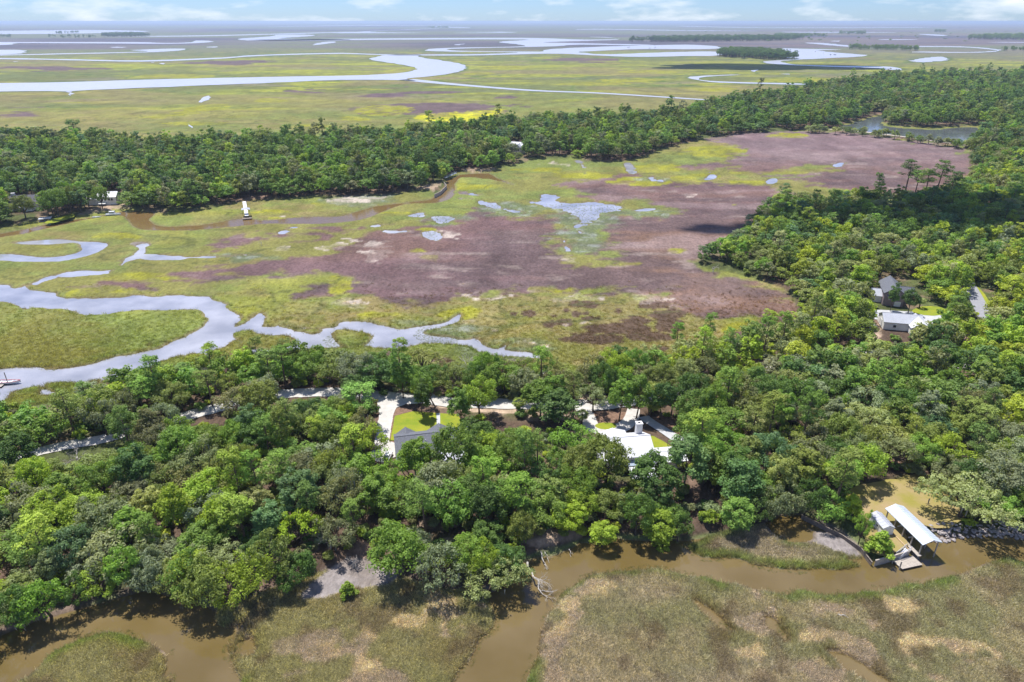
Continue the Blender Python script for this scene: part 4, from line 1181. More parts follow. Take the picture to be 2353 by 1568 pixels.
# individually surveyed trees
KEY = [
    (972, 959, 13, 2.6, 'column', 'dark', 'slender dark green tree standing alone on the lawn of the grey-roofed house'),
    (927, 916, 19, 3.3, 'column', 'fresh', 'tall columnar green tree beside the road junction above the lawn'),
    (974, 872, 12, 6.2, 'open', 'pale', 'wide pale green oak on the marsh edge behind the tall columnar tree'),
    (347, 953, 13, 4.6, 'pine', 'fresh', 'round-topped pine standing between the river bend and the gravel road at left'),
    (831, 984, 15.5, 6.0, 'pine', 'fresh', 'large dense pine left of the white driveway of the grey-roofed house'),
    (850, 1058, 11, 4.6, 'open', 'bright', 'bright green open tree overhanging the end of the white driveway'),
    (1057, 986, 15, 3.0, 'column', 'mid', 'thin leaning tree right of the footpath at the lawn edge'),
    (1067, 966, 10, 2.3, 'column', 'dark', 'small dark tree with bare lower trunk at the road edge right of the lawn'),
    (1102, 960, 13, 5.2, 'oak', 'bright', 'broad bright green tree on the near side of the road right of the lawn'),
    (1241, 964, 14, 5.0, 'tall', 'mid', 'tall green tree beside the palm on the near side of the road'),
    (1284, 988, 14, 6.0, 'tall', 'dark', 'massive dark green tree crown between the two palms by the road'),
    (1362, 948, 9.5, 4.5, 'open', 'grey', 'grey-green round oak above the curved driveway'),
    (1422, 969, 17, 3.6, 'tall', 'fresh', 'tall slender tree behind the oval lawn of the white-roofed house'),
    (1462, 962, 16, 4.0, 'tall', 'mid', 'tall leafy tree directly left behind the white chimney'),
    (1516, 966, 16, 3.8, 'tall', 'dark', 'tall dark tree right behind the white chimney'),
    (958, 1112, 17, 4.4, 'tall', 'fresh', 'tall green tree rising in front of the grey roof'),
    (1052, 1105, 17, 5.8, 'oak', 'mid', 'broad green tree covering the right end of the grey roof'),
    (1500, 1160, 17, 5.6, 'tall', 'dark', 'large dark green tree in front of the porch of the white-roofed house'),
    (1568, 1130, 18, 5.2, 'tall', 'blue', 'tall bluish green tree right of the white-roofed house'),
    (1390, 1120, 15, 6.2, 'oak', 'olive', 'broad olive tree hiding the left end of the white roof'),
    (1690, 1165, 15, 5.0, 'tall', 'blue', 'bluish green tree with a few rust coloured sprays'),
    (1916, 1176, 18, 4.8, 'pine', 'olive', 'tall open pine left of the boathouse clearing with bare lower trunk'),
    (1952, 1190, 7, 3.6, 'cone', 'yellow', 'yellow-green cedar bush left of the boathouse shed'),
    (2020, 1268, 6.5, 3.6, 'cone', 'bright', 'dense yellow-green cedar at the creek corner in front of the shed'),
    (1974, 1243, 9, 2.2, 'open', 'fresh', 'thin leaning tree with pale trunk beside the boathouse shed'),
    (2205, 1188, 10, 9.5, 'spread', 'pale', 'wide spreading mossy live oak reaching over the right of the boathouse'),
    (917, 1318, 13, 6.5, 'oak', 'fresh', 'bright leafy tree leaning over the grey mudflat'),
    (1017, 1338, 12, 5.6, 'mossy', 'grey', 'grey-green oak on the creek bank right of the grey mudflat'),
    (1384, 1243, 8.5, 3.2, 'tall', 'bright', 'small bright green tree on the creek bank casting a round shadow on the water'),
    (1324, 1208, 8, 2.7, 'tall', 'bright', 'small bright green tree left of the one casting a round shadow on the creek'),
    (1521, 1246, 4.2, 2.2, 'cone', 'bright', 'low green bush at the water on the shaded bank'),
    (1623, 800, 15, 3.4, 'pine', 'fresh', 'tall pine on the purple marsh edge, right of two'),
    (1553, 815, 14, 3.2, 'pine', 'fresh', 'tall pine on the purple marsh edge, left of two'),
    (1765, 770, 12, 3.4, 'pine', 'bright', 'bright crowned pine rising from the wood beside the yellow-green marsh pocket'),
    (2045, 716, 14, 2.2, 'column', 'dark', 'narrow dark tree in front of the mauve house'),
    (2086, 722, 13, 3.4, 'tall', 'dark', 'dark tree at the right front of the mauve house'),
    (287, 1300, 11, 7.2, 'mossy', 'grey', 'grey mossy live oak with dark trunk in the lower left wood'),
    (800, 1360, 4, 2.2, 'cone', 'bright', 'dark yellowish bush at the edge of the grey mudflat'),
    (2230, 985, 14, 6.0, 'mossy', 'moss', 'broad grey mossy oak in the right-hand wood'),
    (2080, 440, 24, 7.5, 'pine', 'dark', 'group-crowned tall dark pine above the upper purple marsh'),
    (2150, 450, 25, 7.0, 'pine', 'dark', 'large dark pine right of its twin above the upper purple marsh'),
    (2100, 455, 20, 6.0, 'pine', 'dark', 'shorter dark pine between the two large dark pines above the upper marsh'),
    (2122, 462, 22, 6.5, 'pine', 'mid', 'mid-green pine below the two large dark pines above the upper marsh'),
    (2178, 462, 20, 6.0, 'pine', 'dark', 'dark pine at the right end of the pine group above the upper marsh'),
    (2010, 466, 20, 4.0, 'pine', 'dark', 'single dark pine left of the pine group above the upper marsh'),
    (180, 336, 26, 8.0, 'pine', 'dark', 'tall dark pine standing above the far left treeline'),
    (135, 499, 19, 7.5, 'oak', 'mid', 'big shaded oak between the grey-roofed far house and the far creek'),
    (163, 490, 17, 6.0, 'oak', 'olive', 'olive oak left of the far white house'),
    (205, 478, 18, 6.0, 'tall', 'dark', 'dark tree in front of the far white house'),
    (60, 503, 15, 6.5, 'oak', 'olive', 'olive oak in front of the far grey-roofed house'),
    (236, 480, 15, 5.0, 'oak', 'mid', 'round oak right beside the far white house on the sandy shore'),
    (1178, 362, 13, 5.5, 'oak', 'grey', 'grey-green oak in front of the pale-roofed house of the far wood'),
]
for k in KEY:
    add_tree(*k)
add_tree(1001, 936, 13, 3.8, 'open', 'mid', 'leaning tree with curved bare trunk above the footpath', None, (0.05, -0.42))
for px_, py_, h_, lb in ((1192, 949, 5.2, 'cabbage palm standing alone on the road edge with a round shadow below it'), (1308, 921, 5.0, 'cabbage palm beyond the road, left of a close pair'), (1325, 922, 4.4, 'cabbage palm beyond the road, right of a close pair'),
                         (1337, 974, 4.6, 'cabbage palm at the start of the curved driveway'), (2112, 708, 4.4, 'cabbage palm by the green lawn of the mauve house'), (1130, 1088, 6.5, 'cabbage palm in the wood below the grey-roofed house')):
    add_tree(px_, py_, h_, 2.6, 'palm', 'olive', lb, 'cabbage_palm', None, 'palm')

VISIBLE += [(866, 922, 906, 1040), (905, 948, 1050, 1000), (905, 978, 985, 1040), (1000, 1010, 1030, 1062), (655, 905, 760, 915), (864, 915, 1040, 930), (1110, 930, 1190, 945), (1225, 930, 1250, 944), (1290, 955, 1330, 960), (1395, 1000, 1490, 1055), (1430, 1050, 1500, 1080), (1455, 1068, 1490, 1096), (1500, 1020, 1552, 1052),
            (1348, 960, 1400, 1000), (1400, 985, 1450, 1000), (1410, 930, 1450, 942), (1345, 935, 1400, 946), (2018, 714, 2100, 768), (2020, 635, 2085, 712), (2098, 700, 2160, 716), (2228, 660, 2272, 715), (1990, 1155, 2165, 1310), (1978, 1098, 2105, 1160), (425, 950, 515, 972), (100, 1030, 130, 1055), (145, 1018, 190, 1040), (210, 1010, 262, 1024),
            (800, 1286, 905, 1325), (690, 1325, 800, 1365), (0, 900, 120, 925), (1235, 1228, 1318, 1262), (2170, 1225, 2353, 1250), (245, 440, 262, 470), (22, 447, 88, 478), (1172, 333, 1200, 350), (1485, 965, 1560, 1015), (1090, 962, 1270, 975), (1590, 1120, 1640, 1150), (1000, 1215, 1050, 1240)]
NOPLANT = [wz(a, 1) for a in ([(860, 918), (1060, 930), (1075, 990), (1070, 1100), (905, 1100), (860, 1060)], [(1338, 945), (1460, 940), (1560, 1005), (1580, 1060), (1520, 1112), (1400, 1112), (1390, 1050), (1345, 1000)],
                              [(1940, 1135), (1985, 1112), (2110, 1088), (2230, 1150), (2160, 1250), (2000, 1290), (1975, 1240)], [(1990, 640), (2100, 640), (2180, 710), (2150, 752), (2010, 762)], [(2210, 630), (2290, 680), (2270, 740), (2225, 700)],
                              [(20, 450), (100, 450), (100, 500), (20, 500)], [(225, 440), (300, 440), (300, 492), (225, 492)], [(1160, 330), (1210, 330), (1210, 362), (1160, 362)], [(960, 436), (1000, 420), (1030, 410), (1020, 440), (980, 446)])]


def inside(pt, poly):
    x, y = pt; c = False
    j = len(poly) - 1
    for i in range(len(poly)):
        xi, yi = poly[i]; xj, yj = poly[j]
        if (yi > y) != (yj > y) and x < (xj - xi) * (y - yi) / (yj - yi) + xi:
            c = not c
        j = i
    return c


road_pts = [P(a[0], a[1], PZ) for a in smooth(ROAD, 4, False)]
road_xy = np.array([(p.x, p.y) for p in road_pts])


def blocked(x, y, h, r):
    for pl in NOPLANT:
        if inside((x, y), pl):
            return True
    if np.min(np.hypot(road_xy[:, 0] - x, road_xy[:, 1] - y)) < 4.7:
        return True
    cxp, cyp, dep = to_px(x, y, LAND_Z + h * 0.6)
    rr = FPX / dep * r * 0.85; rv = FPX / dep * h * 0.36
    for x0, y0_, x1, y1_ in VISIBLE:
        dx = max(x0 - cxp, 0, cxp - x1); dy_ = max(y0_ - cyp, 0, cyp - y1_)
        if (dx / rr) ** 2 + (dy_ / rv) ** 2 < 1:
            return True
    return False


# fill the near wood
rng = np.random.RandomState(5)
near_w = [tuple(P(a, b_).xy) for a, b_ in smooth(WOOD_NEAR, 2)]
PALETTE = [('mid', 24), ('olive', 19), ('fresh', 13), ('dark', 8), ('bright', 12), ('grey', 8), ('pale', 5), ('blue', 4), ('moss', 2), ('yellow', 2)]
pal_n = [a for a, _ in PALETTE]; pal_w = np.array([b_ for _, b_ in PALETTE], float); pal_w /= pal_w.sum()
cells = {}


PACK = 0.51


def too_close(x, y, r):
    ci, cj = int(x // 8), int(y // 8)
    for i in (-1, 0, 1):
        for j in (-1, 0, 1):
            for (a, b_, q) in cells.get((ci + i, cj + j), ()):
                if (a - x) ** 2 + (b_ - y) ** 2 < (PACK * (r + q)) ** 2:
                    return True
    return False


def occupy(x, y, r):
    cells.setdefault((int(x // 8), int(y // 8)), []).append((x, y, r))


for tr in TREES:
    occupy(tr['x'], tr['y'], tr['r'] * 0.8)
SD_near = SDF
BANKLINE = smooth([(-150, 1500), (0, 1445), (100, 1410), (213, 1372), (300, 1350), (347, 1346), (433, 1366), (520, 1385), (600, 1345), (660, 1328), (1000, 1340), (1080, 1335), (1440, 1226), (1484, 1228), (1568, 1232), (1640, 1220), (1700, 1206), (1770, 1185), (1842, 1170), (1900, 1190)], 8, False)
last = None
for bx_, by_ in BANKLINE:
    p = P(bx_, by_, LAND_Z)
    if last is not None and (p - last).length < 4.6:
        continue
    last = p
    h, r = rng.uniform(7.5, 12), rng.uniform(3.4, 5.2)
    if blocked(p.x, p.y, h, r) or too_close(p.x, p.y, r * .7):
        continue
    occupy(p.x, p.y, r * .8)
    kk = ['oak', 'oak', 'tall', 'open', 'mossy'][rng.randint(5)]
    TREES.append(dict(x=p.x, y=p.y, px=bx_, py=by_, h=h, r=r, kind=kk, tint=['mid', 'fresh', 'dark', 'bright', 'olive', 'grey'][rng.randint(6)], label=None, name=None, lean=(rng.uniform(.0, .3), rng.uniform(-.1, .1)), key=False, cat='tree'))
cand = 0
for it in range(16000):
    y = 92 + (640 - 92) * rng.rand() ** 1.0
    x = rng.uniform(-1, 1) * (0.92 * y + 40)
    if y > 330 and x < 80:
        continue
    ptx, pty, _ = to_px(x, y)
    if ptx < -350 or ptx > 2800 or pty < 300:
        continue
    if not inside((x, y), near_w):
        continue
    if float(grid_at([x], [y], SDF)[0]) < 1.2:
        continue
    if pty < 906 and 740 < ptx < 1430 and rng.rand() < 0.55:
        continue
    u_ = rng.rand()
    edge = float(grid_at([x], [y], SDF)[0]) < 7.5
    marsh_edge = edge and pty < 1000
    if u_ < 0.09: kind, h, r = 'pine', rng.uniform(13, 19), rng.uniform(3.2, 4.8)
    elif u_ < 0.30: kind, h, r = 'mossy', rng.uniform(8.5, 12.5), rng.uniform(4.6, 6.6)
    elif u_ < 0.50: kind, h, r = 'tall', rng.uniform(11, 16), rng.uniform(3.4, 4.8)
    elif u_ < 0.60: kind, h, r = 'open', rng.uniform(8, 12), rng.uniform(4, 5.5)
    else: kind, h, r = 'oak', rng.uniform(8.5, 13.5), rng.uniform(4.2, 6.4)
    if marsh_edge:
        h *= 0.64; r *= 0.8
        if kind in ('tall',): kind = 'open'
    if edge and pty > 1150:
        h *= 0.75; r *= 0.8
    if too_close(x, y, r) or blocked(x, y, h, r):
        continue
    tn = pal_n[rng.choice(len(pal_n), p=pal_w)]
    if kind == 'pine': tn = ['fresh', 'olive', 'mid', 'bright'][rng.randint(4)]
    if kind == 'mossy': tn = ['grey', 'moss', 'olive', 'pale'][rng.randint(4)]
    if marsh_edge and rng.rand() < 0.6: tn = ['pale', 'grey', 'olive'][rng.randint(3)]
    if ptx > 1500 and pty < 880 and rng.rand() < 0.45: tn = ['bright', 'yellow', 'fresh', 'pale'][rng.randint(4)]
    if 850 < ptx < 1700 and pty > 1000 and rng.rand() < 0.4: tn = ['mid', 'fresh', 'dark', 'bright'][rng.randint(4)]
    if pty < 620 and rng.rand() < 0.4: tn = ['dark', 'mid', 'blue'][rng.randint(3)]
    occupy(x, y, r)
    TREES.append(dict(x=x, y=y, px=ptx, py=pty, h=h, r=r, kind=kind, tint=tn, label=None, name=None, lean=None, key=False, cat='tree'))


def where(px_, py_):
    if py_ > 1225 or (py_ > 1180 and px_ > 1000 and px_ < 1950):
        if px_ < 230: return 'on the bank of the lower left creek bend'
        if px_ < 500: return 'above the bottom left bend of the creek'
        if px_ < 760: return 'in the wood left of the grey mudflat'
        if px_ < 1000: return 'just above the grey mudflat'
        if px_ < 1200: return 'above the fallen tree in the creek'
        if px_ < 1450: return 'above the bare logs in the creek'
        if px_ < 1700: return 'on the shaded bank above the grassy creek bar'
        if px_ < 1990: return 'on the bank left of the boathouse'
        return 'above the rock bank right of the boathouse'
    if py_ > 1035:
        if px_ < 200: return 'in the lower left wood below the gravel road'
        if px_ < 420: return 'around the grey mossy live oak at left'
        if px_ < 640: return 'in the left-hand wood well below the road'
        if px_ < 860: return 'in the wood left below the white driveway'
        if px_ < 1110: return 'between the grey-roofed house and the creek'
        if px_ < 1380: return 'between the two nearest houses and the creek'
        if px_ < 1600: return 'in the wood below the white-roofed house'
        if px_ < 1780: return 'in the wood right of the white-roofed house'
        if px_ < 1990: return 'behind the pine of the boathouse clearing'
        if px_ < 2200: return 'behind the dry grass clearing of the boathouse'
        return 'in the wood at the lower right edge'
    if py_ > 905:
        if px_ < 250: return 'between the gravel road and the left river'
        if px_ < 520: return 'beside the left stretch of the gravel road'
        if px_ < 860: return 'around the road left of the white driveway'
        if px_ < 1120: return 'between the lawn and the marsh'
        if px_ < 1350: return 'below the road between the two nearest houses'
        if px_ < 1600: return 'beside the road behind the white-roofed house'
        if px_ < 1900: return 'in the wood right of the white chimney'
        return 'in the right-hand wood midway between garage and boathouse'
    if py_ > 790:
        if px_ < 700: return 'at the marsh edge below the river bend'
        if px_ < 1150: return 'at the marsh edge behind the lawn'
        if px_ < 1450: return 'at the marsh edge beyond the palms'
        if px_ < 1700: return 'below the two tall purple-marsh pines'
        if px_ < 1950: return 'in the bright wood left below the garage'
        return 'in the wood below the garage'
    if py_ > 640:
        if px_ < 1960: return 'at the marsh edge left of the mauve house'
        if px_ < 2180: return 'around the mauve house and garage'
        return 'beside the asphalt lane at the right edge'
    if py_ > 540:
        return 'on the wooded point jutting into the purple marsh' if px_ < 1850 else 'in the wood behind the mauve house'
    return 'on the pine point between the two purple marshes' if px_ < 1950 else 'in the wood right of the upper purple marsh'


KIND_NAME = dict(oak='oak_tree', mossy='mossy_oak_tree', tall='gum_tree', open='open_oak_tree', column='slender_tree', pine='pine_tree', cone='cedar_bush', palm='cabbage_palm', spread='live_oak_tree')
KIND_WORD = dict(oak='round-crowned oak', mossy='moss-hung oak', tall='tall-crowned tree', open='open-branched oak', column='slender tree', pine='pine', cone='cedar bush', palm='palm', spread='spreading oak')
PROTO = dict(oak=OAK, mossy=MOSSY, tall=TALL, open=OPEN, column=COLUMN, pine=PINE, cone=CONE, palm=PALM, spread=SPREAD)


def in_frame(tr):
    a, b_, _ = to_px(tr['x'], tr['y'], LAND_Z + tr['h'] * 0.5)
    return -70 < a < 2423 and 40 < b_ < 1640


PLANTED = []
cnt = {}
far_pts = []        # x,y,z,proto,scale,scalez,rot,tint
for tr in sorted(TREES, key=lambda t_: (not t_['key'], math.hypot(t_['x'], t_['y']))):
    k = tr['kind']
    nm = tr['name'] or KIND_NAME[k]
    big = k in ('oak', 'mossy', 'tall', 'open')
    ck = 'broad' if big else k
    z = gz(tr['x'], tr['y'])
    rr = random.Random(int(tr['x'] * 77 + tr['y'] * 131))
    tint = jitter_tint(TINT[tr['tint']], rr)
    if not tr['key'] and (not in_frame(tr) or cnt.get(ck, 0) >= (300 if big else 120)):
        pi = rr.randrange(4) if k in ('oak', 'mossy', 'open') else (4 + rr.randrange(2) if k == 'tall' else 6 + rr.randrange(3))
        pr = (FAROAK + FARTALL + FARPINE)[pi]
        far_pts.append((tr['x'], tr['y'], z, pi, tr['r'] / pr['R'], tr['h'] / pr['H'], rr.uniform(0, 6.28), tint))
        continue
    cnt[ck] = cnt.get(ck, 0) + 1
    pr = PROTO[k][rr.randrange(len(PROTO[k]))]
    lab = tr['label']; grp = None
    if not lab:
        w = where(tr['px'], tr['py'])
        lab = f"{LOOK[tr['tint']]} {KIND_WORD[k]} {w}"
        grp = 'trees ' + w
    elif k == 'palm':
        grp = 'cabbage palms'
    root_ = plant_tree(nm, pr, (tr['x'], tr['y'], z - 0.05), tr['r'] / pr['R'], tr['h'] / pr['H'], rr.uniform(0, 6.28) if not tr['lean'] else 0.0, tint, lab, tr['cat'], grp, tr['lean'])
    if not tr['label']:
        PLANTED.append((root_, k, tr['tint'], where(tr['px'], tr['py'])))

ORD = {2: ['left', 'right'], 3: ['leftmost', 'middle', 'rightmost']}
PLUR = dict(oak='oaks', mossy='mossy oaks', tall='tall trees', open='open oaks', column='slender trees', pine='pines', cone='cedars', palm='palms', spread='spreading oaks')
NUM = ['', '', 'two', 'three', 'four', 'five', 'six', 'seven', 'eight', 'nine', 'ten']
same = {}
for o, k, tn, w in PLANTED:
    same.setdefault((k, tn, w), []).append(o)
for (k, tn, w), obs in same.items():
    n_ = len(obs)
    if n_ < 2 or n_ > 10:
        continue
    obs.sort(key=lambda o: to_px(o.location.x, o.location.y, LAND_Z + 6)[0])
    for i, o in enumerate(obs):
        if n_ in ORD: pre = ORD[n_][i]
        elif i == 0: pre = 'leftmost'
        elif i == n_ - 1: pre = 'rightmost'
        else: pre = ['', 'second', 'third', 'fourth', 'fifth', 'sixth', 'seventh', 'eighth', 'ninth'][i]
        o['label'] = f"{pre} of {NUM[n_]} {LOOK[tn]} {PLUR[k]} {w}"

# far woodland that reads as one mass
far_w = [tuple(P(a, b_).xy) for a, b_ in smooth(WOOD_FAR, 2)]
cells.clear()
for tr in TREES:
    occupy(tr['x'], tr['y'], tr['r'])
fx0, fx1 = min(p[0] for p in far_w), max(p[0] for p in far_w)
FT = [('mid', 24), ('dark', 22), ('fresh', 14), ('olive', 14), ('blue', 8), ('grey', 7), ('bright', 5), ('moss', 6)]
ftn = [a for a, _ in FT]; ftw = np.array([b_ for _, b_ in FT], float); ftw /= ftw.sum()
PACK = 0.45
for it in range(60000):
    y = 380 + (2900 - 380) * rng.rand() ** 1.7
    x = rng.uniform(-0.95, 1.0) * y
    ptx, pty, _ = to_px(x, y)
    if ptx < -250 or ptx > 2620:
        continue
    if not (inside((x, y), far_w) or (y > 630 and inside((x, y), near_w))):
        continue
    d = math.hypot(x, y)
    s = 1.0 + 0.35 * min(1, max(0, (d - 700) / 1500))
    u_ = rng.rand()
    if u_ < 0.05: pi, h, r = 6 + rng.randint(3), rng.uniform(17, 25), rng.uniform(4.2, 6.0)
    elif u_ < 0.45: pi, h, r = 4 + rng.randint(2), rng.uniform(14, 20), rng.uniform(4.2, 5.6)
    else: pi, h, r = rng.randint(4), rng.uniform(10, 16), rng.uniform(5, 7.5)
    h *= s * rng.uniform(.75, 1.25); r *= s
    sdw_ = float(grid_at([x], [y], SDF)[0])
    if sdw_ < 1.5:
        continue
    if sdw_ < 7.5: h *= 0.8
    if too_close(x, y, r) or (d < 900 and blocked(x, y, h, r)):
        continue
    occupy(x, y, r)
    tn = ftn[rng.choice(len(ftn), p=ftw)]
    tint = jitter_tint(TINT[tn], random.Random(it), 0.25)
    pr = (FAROAK + FARTALL + FARPINE)[pi]
    far_pts.append((x, y, LAND_Z - 0.1, pi, r / pr['R'], h / pr['H'], rng.uniform(0, 6.28), tint))
# causeway trees
for k in range(46):
    t_ = rng.rand()
    q = smooth(CAUSEWAY, 6, False); i = int(t_ * (len(q) - 1))
    p = P(q[i][0] + rng.uniform(-6, 6), q[i][1] + rng.uniform(-1.5, 3.5), LAND_Z)
    pr = FAROAK[k % 4]
    far_pts.append((p.x, p.y, LAND_Z - .3, k % 4, rng.uniform(.5, .85), rng.uniform(.45, .75), rng.uniform(0, 6.28), jitter_tint(TINT[['olive', 'pale', 'grey', 'mid'][k % 4]], R, .2)))
# wooded hammocks far out
HAMMOCK = [([(1645, 130), (1700, 135), (1760, 138), (1815, 139), (1834, 136), (1800, 130), (1740, 124), (1670, 122)], 420, 26, 'dark'), ([(1435, 97), (1560, 97.5), (1700, 96), (1800, 94), (1862, 91), (1790, 90), (1650, 91), (1520, 94)], 620, 34, 'dark'), ([(1940, 114), (2000, 116), (2100, 118), (2120, 116), (2040, 112), (1960, 111)], 160, 22, 'mid'),
           ([(2210, 92), (2280, 92), (2420, 92), (2420, 86), (2300, 87)], 320, 36, 'mid'), ([(232, 86), (300, 85), (345, 84), (300, 81.5), (245, 83)], 220, 32, 'dark'), ([(100, 88), (220, 88), (215, 86), (110, 86)], 30, 24, 'dark'), ([(0, 87), (30, 87), (25, 85), (0, 85)], 16, 24, 'dark'),
           ([(1930, 80), (1990, 80), (1990, 77), (1930, 77)], 50, 34, 'mid'), ([(980, 66), (1030, 65.5), (1030, 63.5), (985, 64)], 40, 34, 'mid'), ([(2140, 75), (2175, 75), (2170, 73), (2145, 73)], 30, 34, 'mid'), ([(130, 78.5), (180, 77.5), (180, 76), (130, 77)], 30, 26, 'dark'), ([(2290, 118), (2353, 118), (2353, 115), (2300, 116)], 20, 20, 'mid'),
           ([(1780, 86), (1900, 86), (1900, 82), (1780, 82)], 120, 26, 'mid')]
for pl, n_, h, tn in HAMMOCK:
    wp = [tuple(P(a, b_).xy) for a, b_ in pl]
    xs_ = [p[0] for p in wp]; ys_ = [p[1] for p in wp]
    got = 0; tries = 0
    while got < n_ and tries < 20000:
        tries += 1
        x = rng.uniform(min(xs_), max(xs_)); y = rng.uniform(min(ys_), max(ys_))
        if inside((x, y), wp):
            got += 1
            k = 6 + rng.randint(3) if rng.rand() < 0.5 else rng.randint(6)
            pr = (FAROAK + FARTALL + FARPINE)[k]
            hh = h * rng.uniform(.6, 1.05)
            far_pts.append((x, y, 0.6, k, (0.7 if h < 24 else 1.0) * hh * .42 / pr['R'], hh / pr['H'], rng.uniform(0, 6.28), jitter_tint(TINT[tn], R, .2)))
# scattered trunks-less shoreline shrubs in the far distance
for k in range(160):
    px_ = rng.uniform(1500, 2353); py_ = rng.uniform(60, 96)
    p = P(px_, py_)
    pr = FAROAK[k % 4]
    if rng.rand() < 0.5:
        far_pts.append((p.x, p.y, 0.5, k % 4, 2.2 * rng.uniform(.5, 1.4), 1.0 * rng.uniform(.5, 1), 0, jitter_tint(TINT['mid'], R, .2)))


# ------------------------------------------------------------------ instanced stuff
def unlinked(name, me):
    return bpy.data.objects.new(name, me)


def joined_proto(name, pr):
    v = []; 
    me = bpy.data.meshes.new(name)
    bm = bmesh.new()
    bm.from_mesh(pr['crown'])
    nf = len(bm.faces)
    bm.from_mesh(pr['trunk'])
    for i, f in enumerate(bm.faces):
        f.material_index = 0 if i < nf else 1
    bm.to_mesh(me); bm.free()
    me.materials.append(pr['crown'].materials[0]); me.materials.append(pr['trunk'].materials[0])
    return unlinked(name, me)


def scatter(name, pts, protos, label, mat=None):
    """one stuff object: points carrying which, size, turn and tint"""
    n_ = len(pts)
    co_ = np.array([p[:3] for p in pts], float)
    me = np_mesh(name, co_, np.zeros((0, 4), int), {
        'which': ('INT', np.array([p[3] for p in pts])),
        'size': ('FLOAT_VECTOR', np.array([(p[4], p[4], p[5]) for p in pts])),
        'turn': ('FLOAT_VECTOR', np.array([(0, 0, p[6]) for p in pts])),
        'tint': ('FLOAT_COLOR', np.array([(*p[7], 1) for p in pts]))})
    ob = link(name, me)
    tag(ob, label, None, None, 'stuff')
    g = bpy.data.node_groups.new(name + '_scatter', 'GeometryNodeTree')
    g.interface.new_socket('Geometry', in_out='INPUT', socket_type='NodeSocketGeometry')
    g.interface.new_socket('Geometry', in_out='OUTPUT', socket_type='NodeSocketGeometry')
    gi = N(g, 'NodeGroupInput'); go = N(g, 'NodeGroupOutput')
    jn = N(g, 'GeometryNodeJoinGeometry')
    wh = N(g, 'GeometryNodeInputNamedAttribute', data_type='INT'); wh.inputs['Name'].default_value = 'which'
    sz = N(g, 'GeometryNodeInputNamedAttribute', data_type='FLOAT_VECTOR'); sz.inputs['Name'].default_value = 'size'
    tu = N(g, 'GeometryNodeInputNamedAttribute', data_type='FLOAT_VECTOR'); tu.inputs['Name'].default_value = 'turn'
    for k, po in enumerate(protos):
        oi = N(g, 'GeometryNodeObjectInfo'); oi.inputs['Object'].default_value = po
        oi.inputs['As Instance'].default_value = True
        cp = N(g, 'FunctionNodeCompare', data_type='INT', operation='EQUAL')
        cp.inputs[3].default_value = k
        g.links.new(wh.outputs['Attribute'], cp.inputs[2])
        ip = N(g, 'GeometryNodeInstanceOnPoints')
        g.links.new(gi.outputs[0], ip.inputs['Points'])
        g.links.new(cp.outputs['Result'], ip.inputs['Selection'])
        g.links.new(oi.outputs['Geometry'], ip.inputs['Instance'])
        g.links.new(tu.outputs['Attribute'], ip.inputs['Rotation'])
        g.links.new(sz.outputs['Attribute'], ip.inputs['Scale'])
        g.links.new(ip.outputs['Instances'], jn.inputs[0])
    g.links.new(jn.outputs[0], go.inputs[0])
    md = ob.modifiers.new('scatter', 'NODES')
    md.node_group = g
    return ob


far_protos = [joined_proto('far_tree_shape', p) for p in FAROAK + FARTALL + FARPINE]
scatter('far_woodland', far_pts, far_protos, 'dense mixed woodland covering the far neck of land beyond the middle marsh')
print('trees', cnt, 'far', len(far_pts))


# ------------------------------------------------------------------ marsh grass
def tuft(seed, n, rad, hmin, hmax, w, lay=0.35):
    rg = np.random.RandomState(seed)
    v = []; lv = []
    for k in range(n):
        a = rg.uniform(0, 6.283); r = rad * math.sqrt(rg.rand())
        x, y = r * math.cos(a), r * math.sin(a)
        h = rg.uniform(hmin, hmax); la = rg.uniform(0, 6.283); ll = h * lay * rg.uniform(.3, 1.2)
        wa = rg.uniform(0, 3.14); dx, dy = math.cos(wa) * w, math.sin(wa) * w
        v += [(x - dx, y - dy, -0.1), (x + dx, y + dy, -0.1), (x + math.cos(la) * ll + dx * .2, y + math.sin(la) * ll + dy * .2, h), (x + math.cos(la) * ll - dx * .2, y + math.sin(la) * ll - dy * .2, h * .97)]
        lv += [rg.rand()] * 4
    v = np.array(v)
    me = np_mesh('tuft', v, np.arange(len(v)).reshape(-1, 4), {'leaf': ('FLOAT', np.array(lv))})
    me.materials.append(MATS['reed'])
    return unlinked('grass_tuft', me)


TUFTS = [tuft(1, 20, 0.6, 0.35, 0.8, 0.045, .7), tuft(2, 20, 0.65, 0.3, 0.75, 0.05, .9), tuft(3, 18, 0.55, 0.45, 0.95, 0.05, .6), tuft(4, 20, 0.7, 0.12, 0.3, 0.05, 1.6)]
gp = []
step = 2.7
zw_f = zw; zm_f = zm
ys_ = np.concatenate([np.arange(2250, 1640, -step * 1.5), np.arange(1640, 470, -step * 0.9)])
xs_all = np.arange(-520, 2874, step)
GXX, GYY = np.meshgrid(xs_all, ys_)
GXX = GXX + NR.uniform(-1, 1, GXX.shape) * step * .6
GYY = GYY + NR.uniform(-1, 1, GXX.shape) * step * np.where(GYY > 1640, 1.0, .6)
X, Y = PN(GXX.ravel(), GYY.ravel())
sdw = grid_at(X, Y, SDW); sdf = grid_at(X, Y, SDF); zz = grid_at(X, Y, GZ); cv = grid_at(X, Y, COV)
wr = grid_at(X, Y, zw); mu_ = grid_at(X, Y, zm); brn = grid_at(X, Y, zb)
pyv = GYY.ravel()
keep = (sdf < 0.3) & (mu_ < 0.5)
rnd = NR.rand(len(X))
bk = grid_at(X, Y, BANK); keep &= bk < 0.4
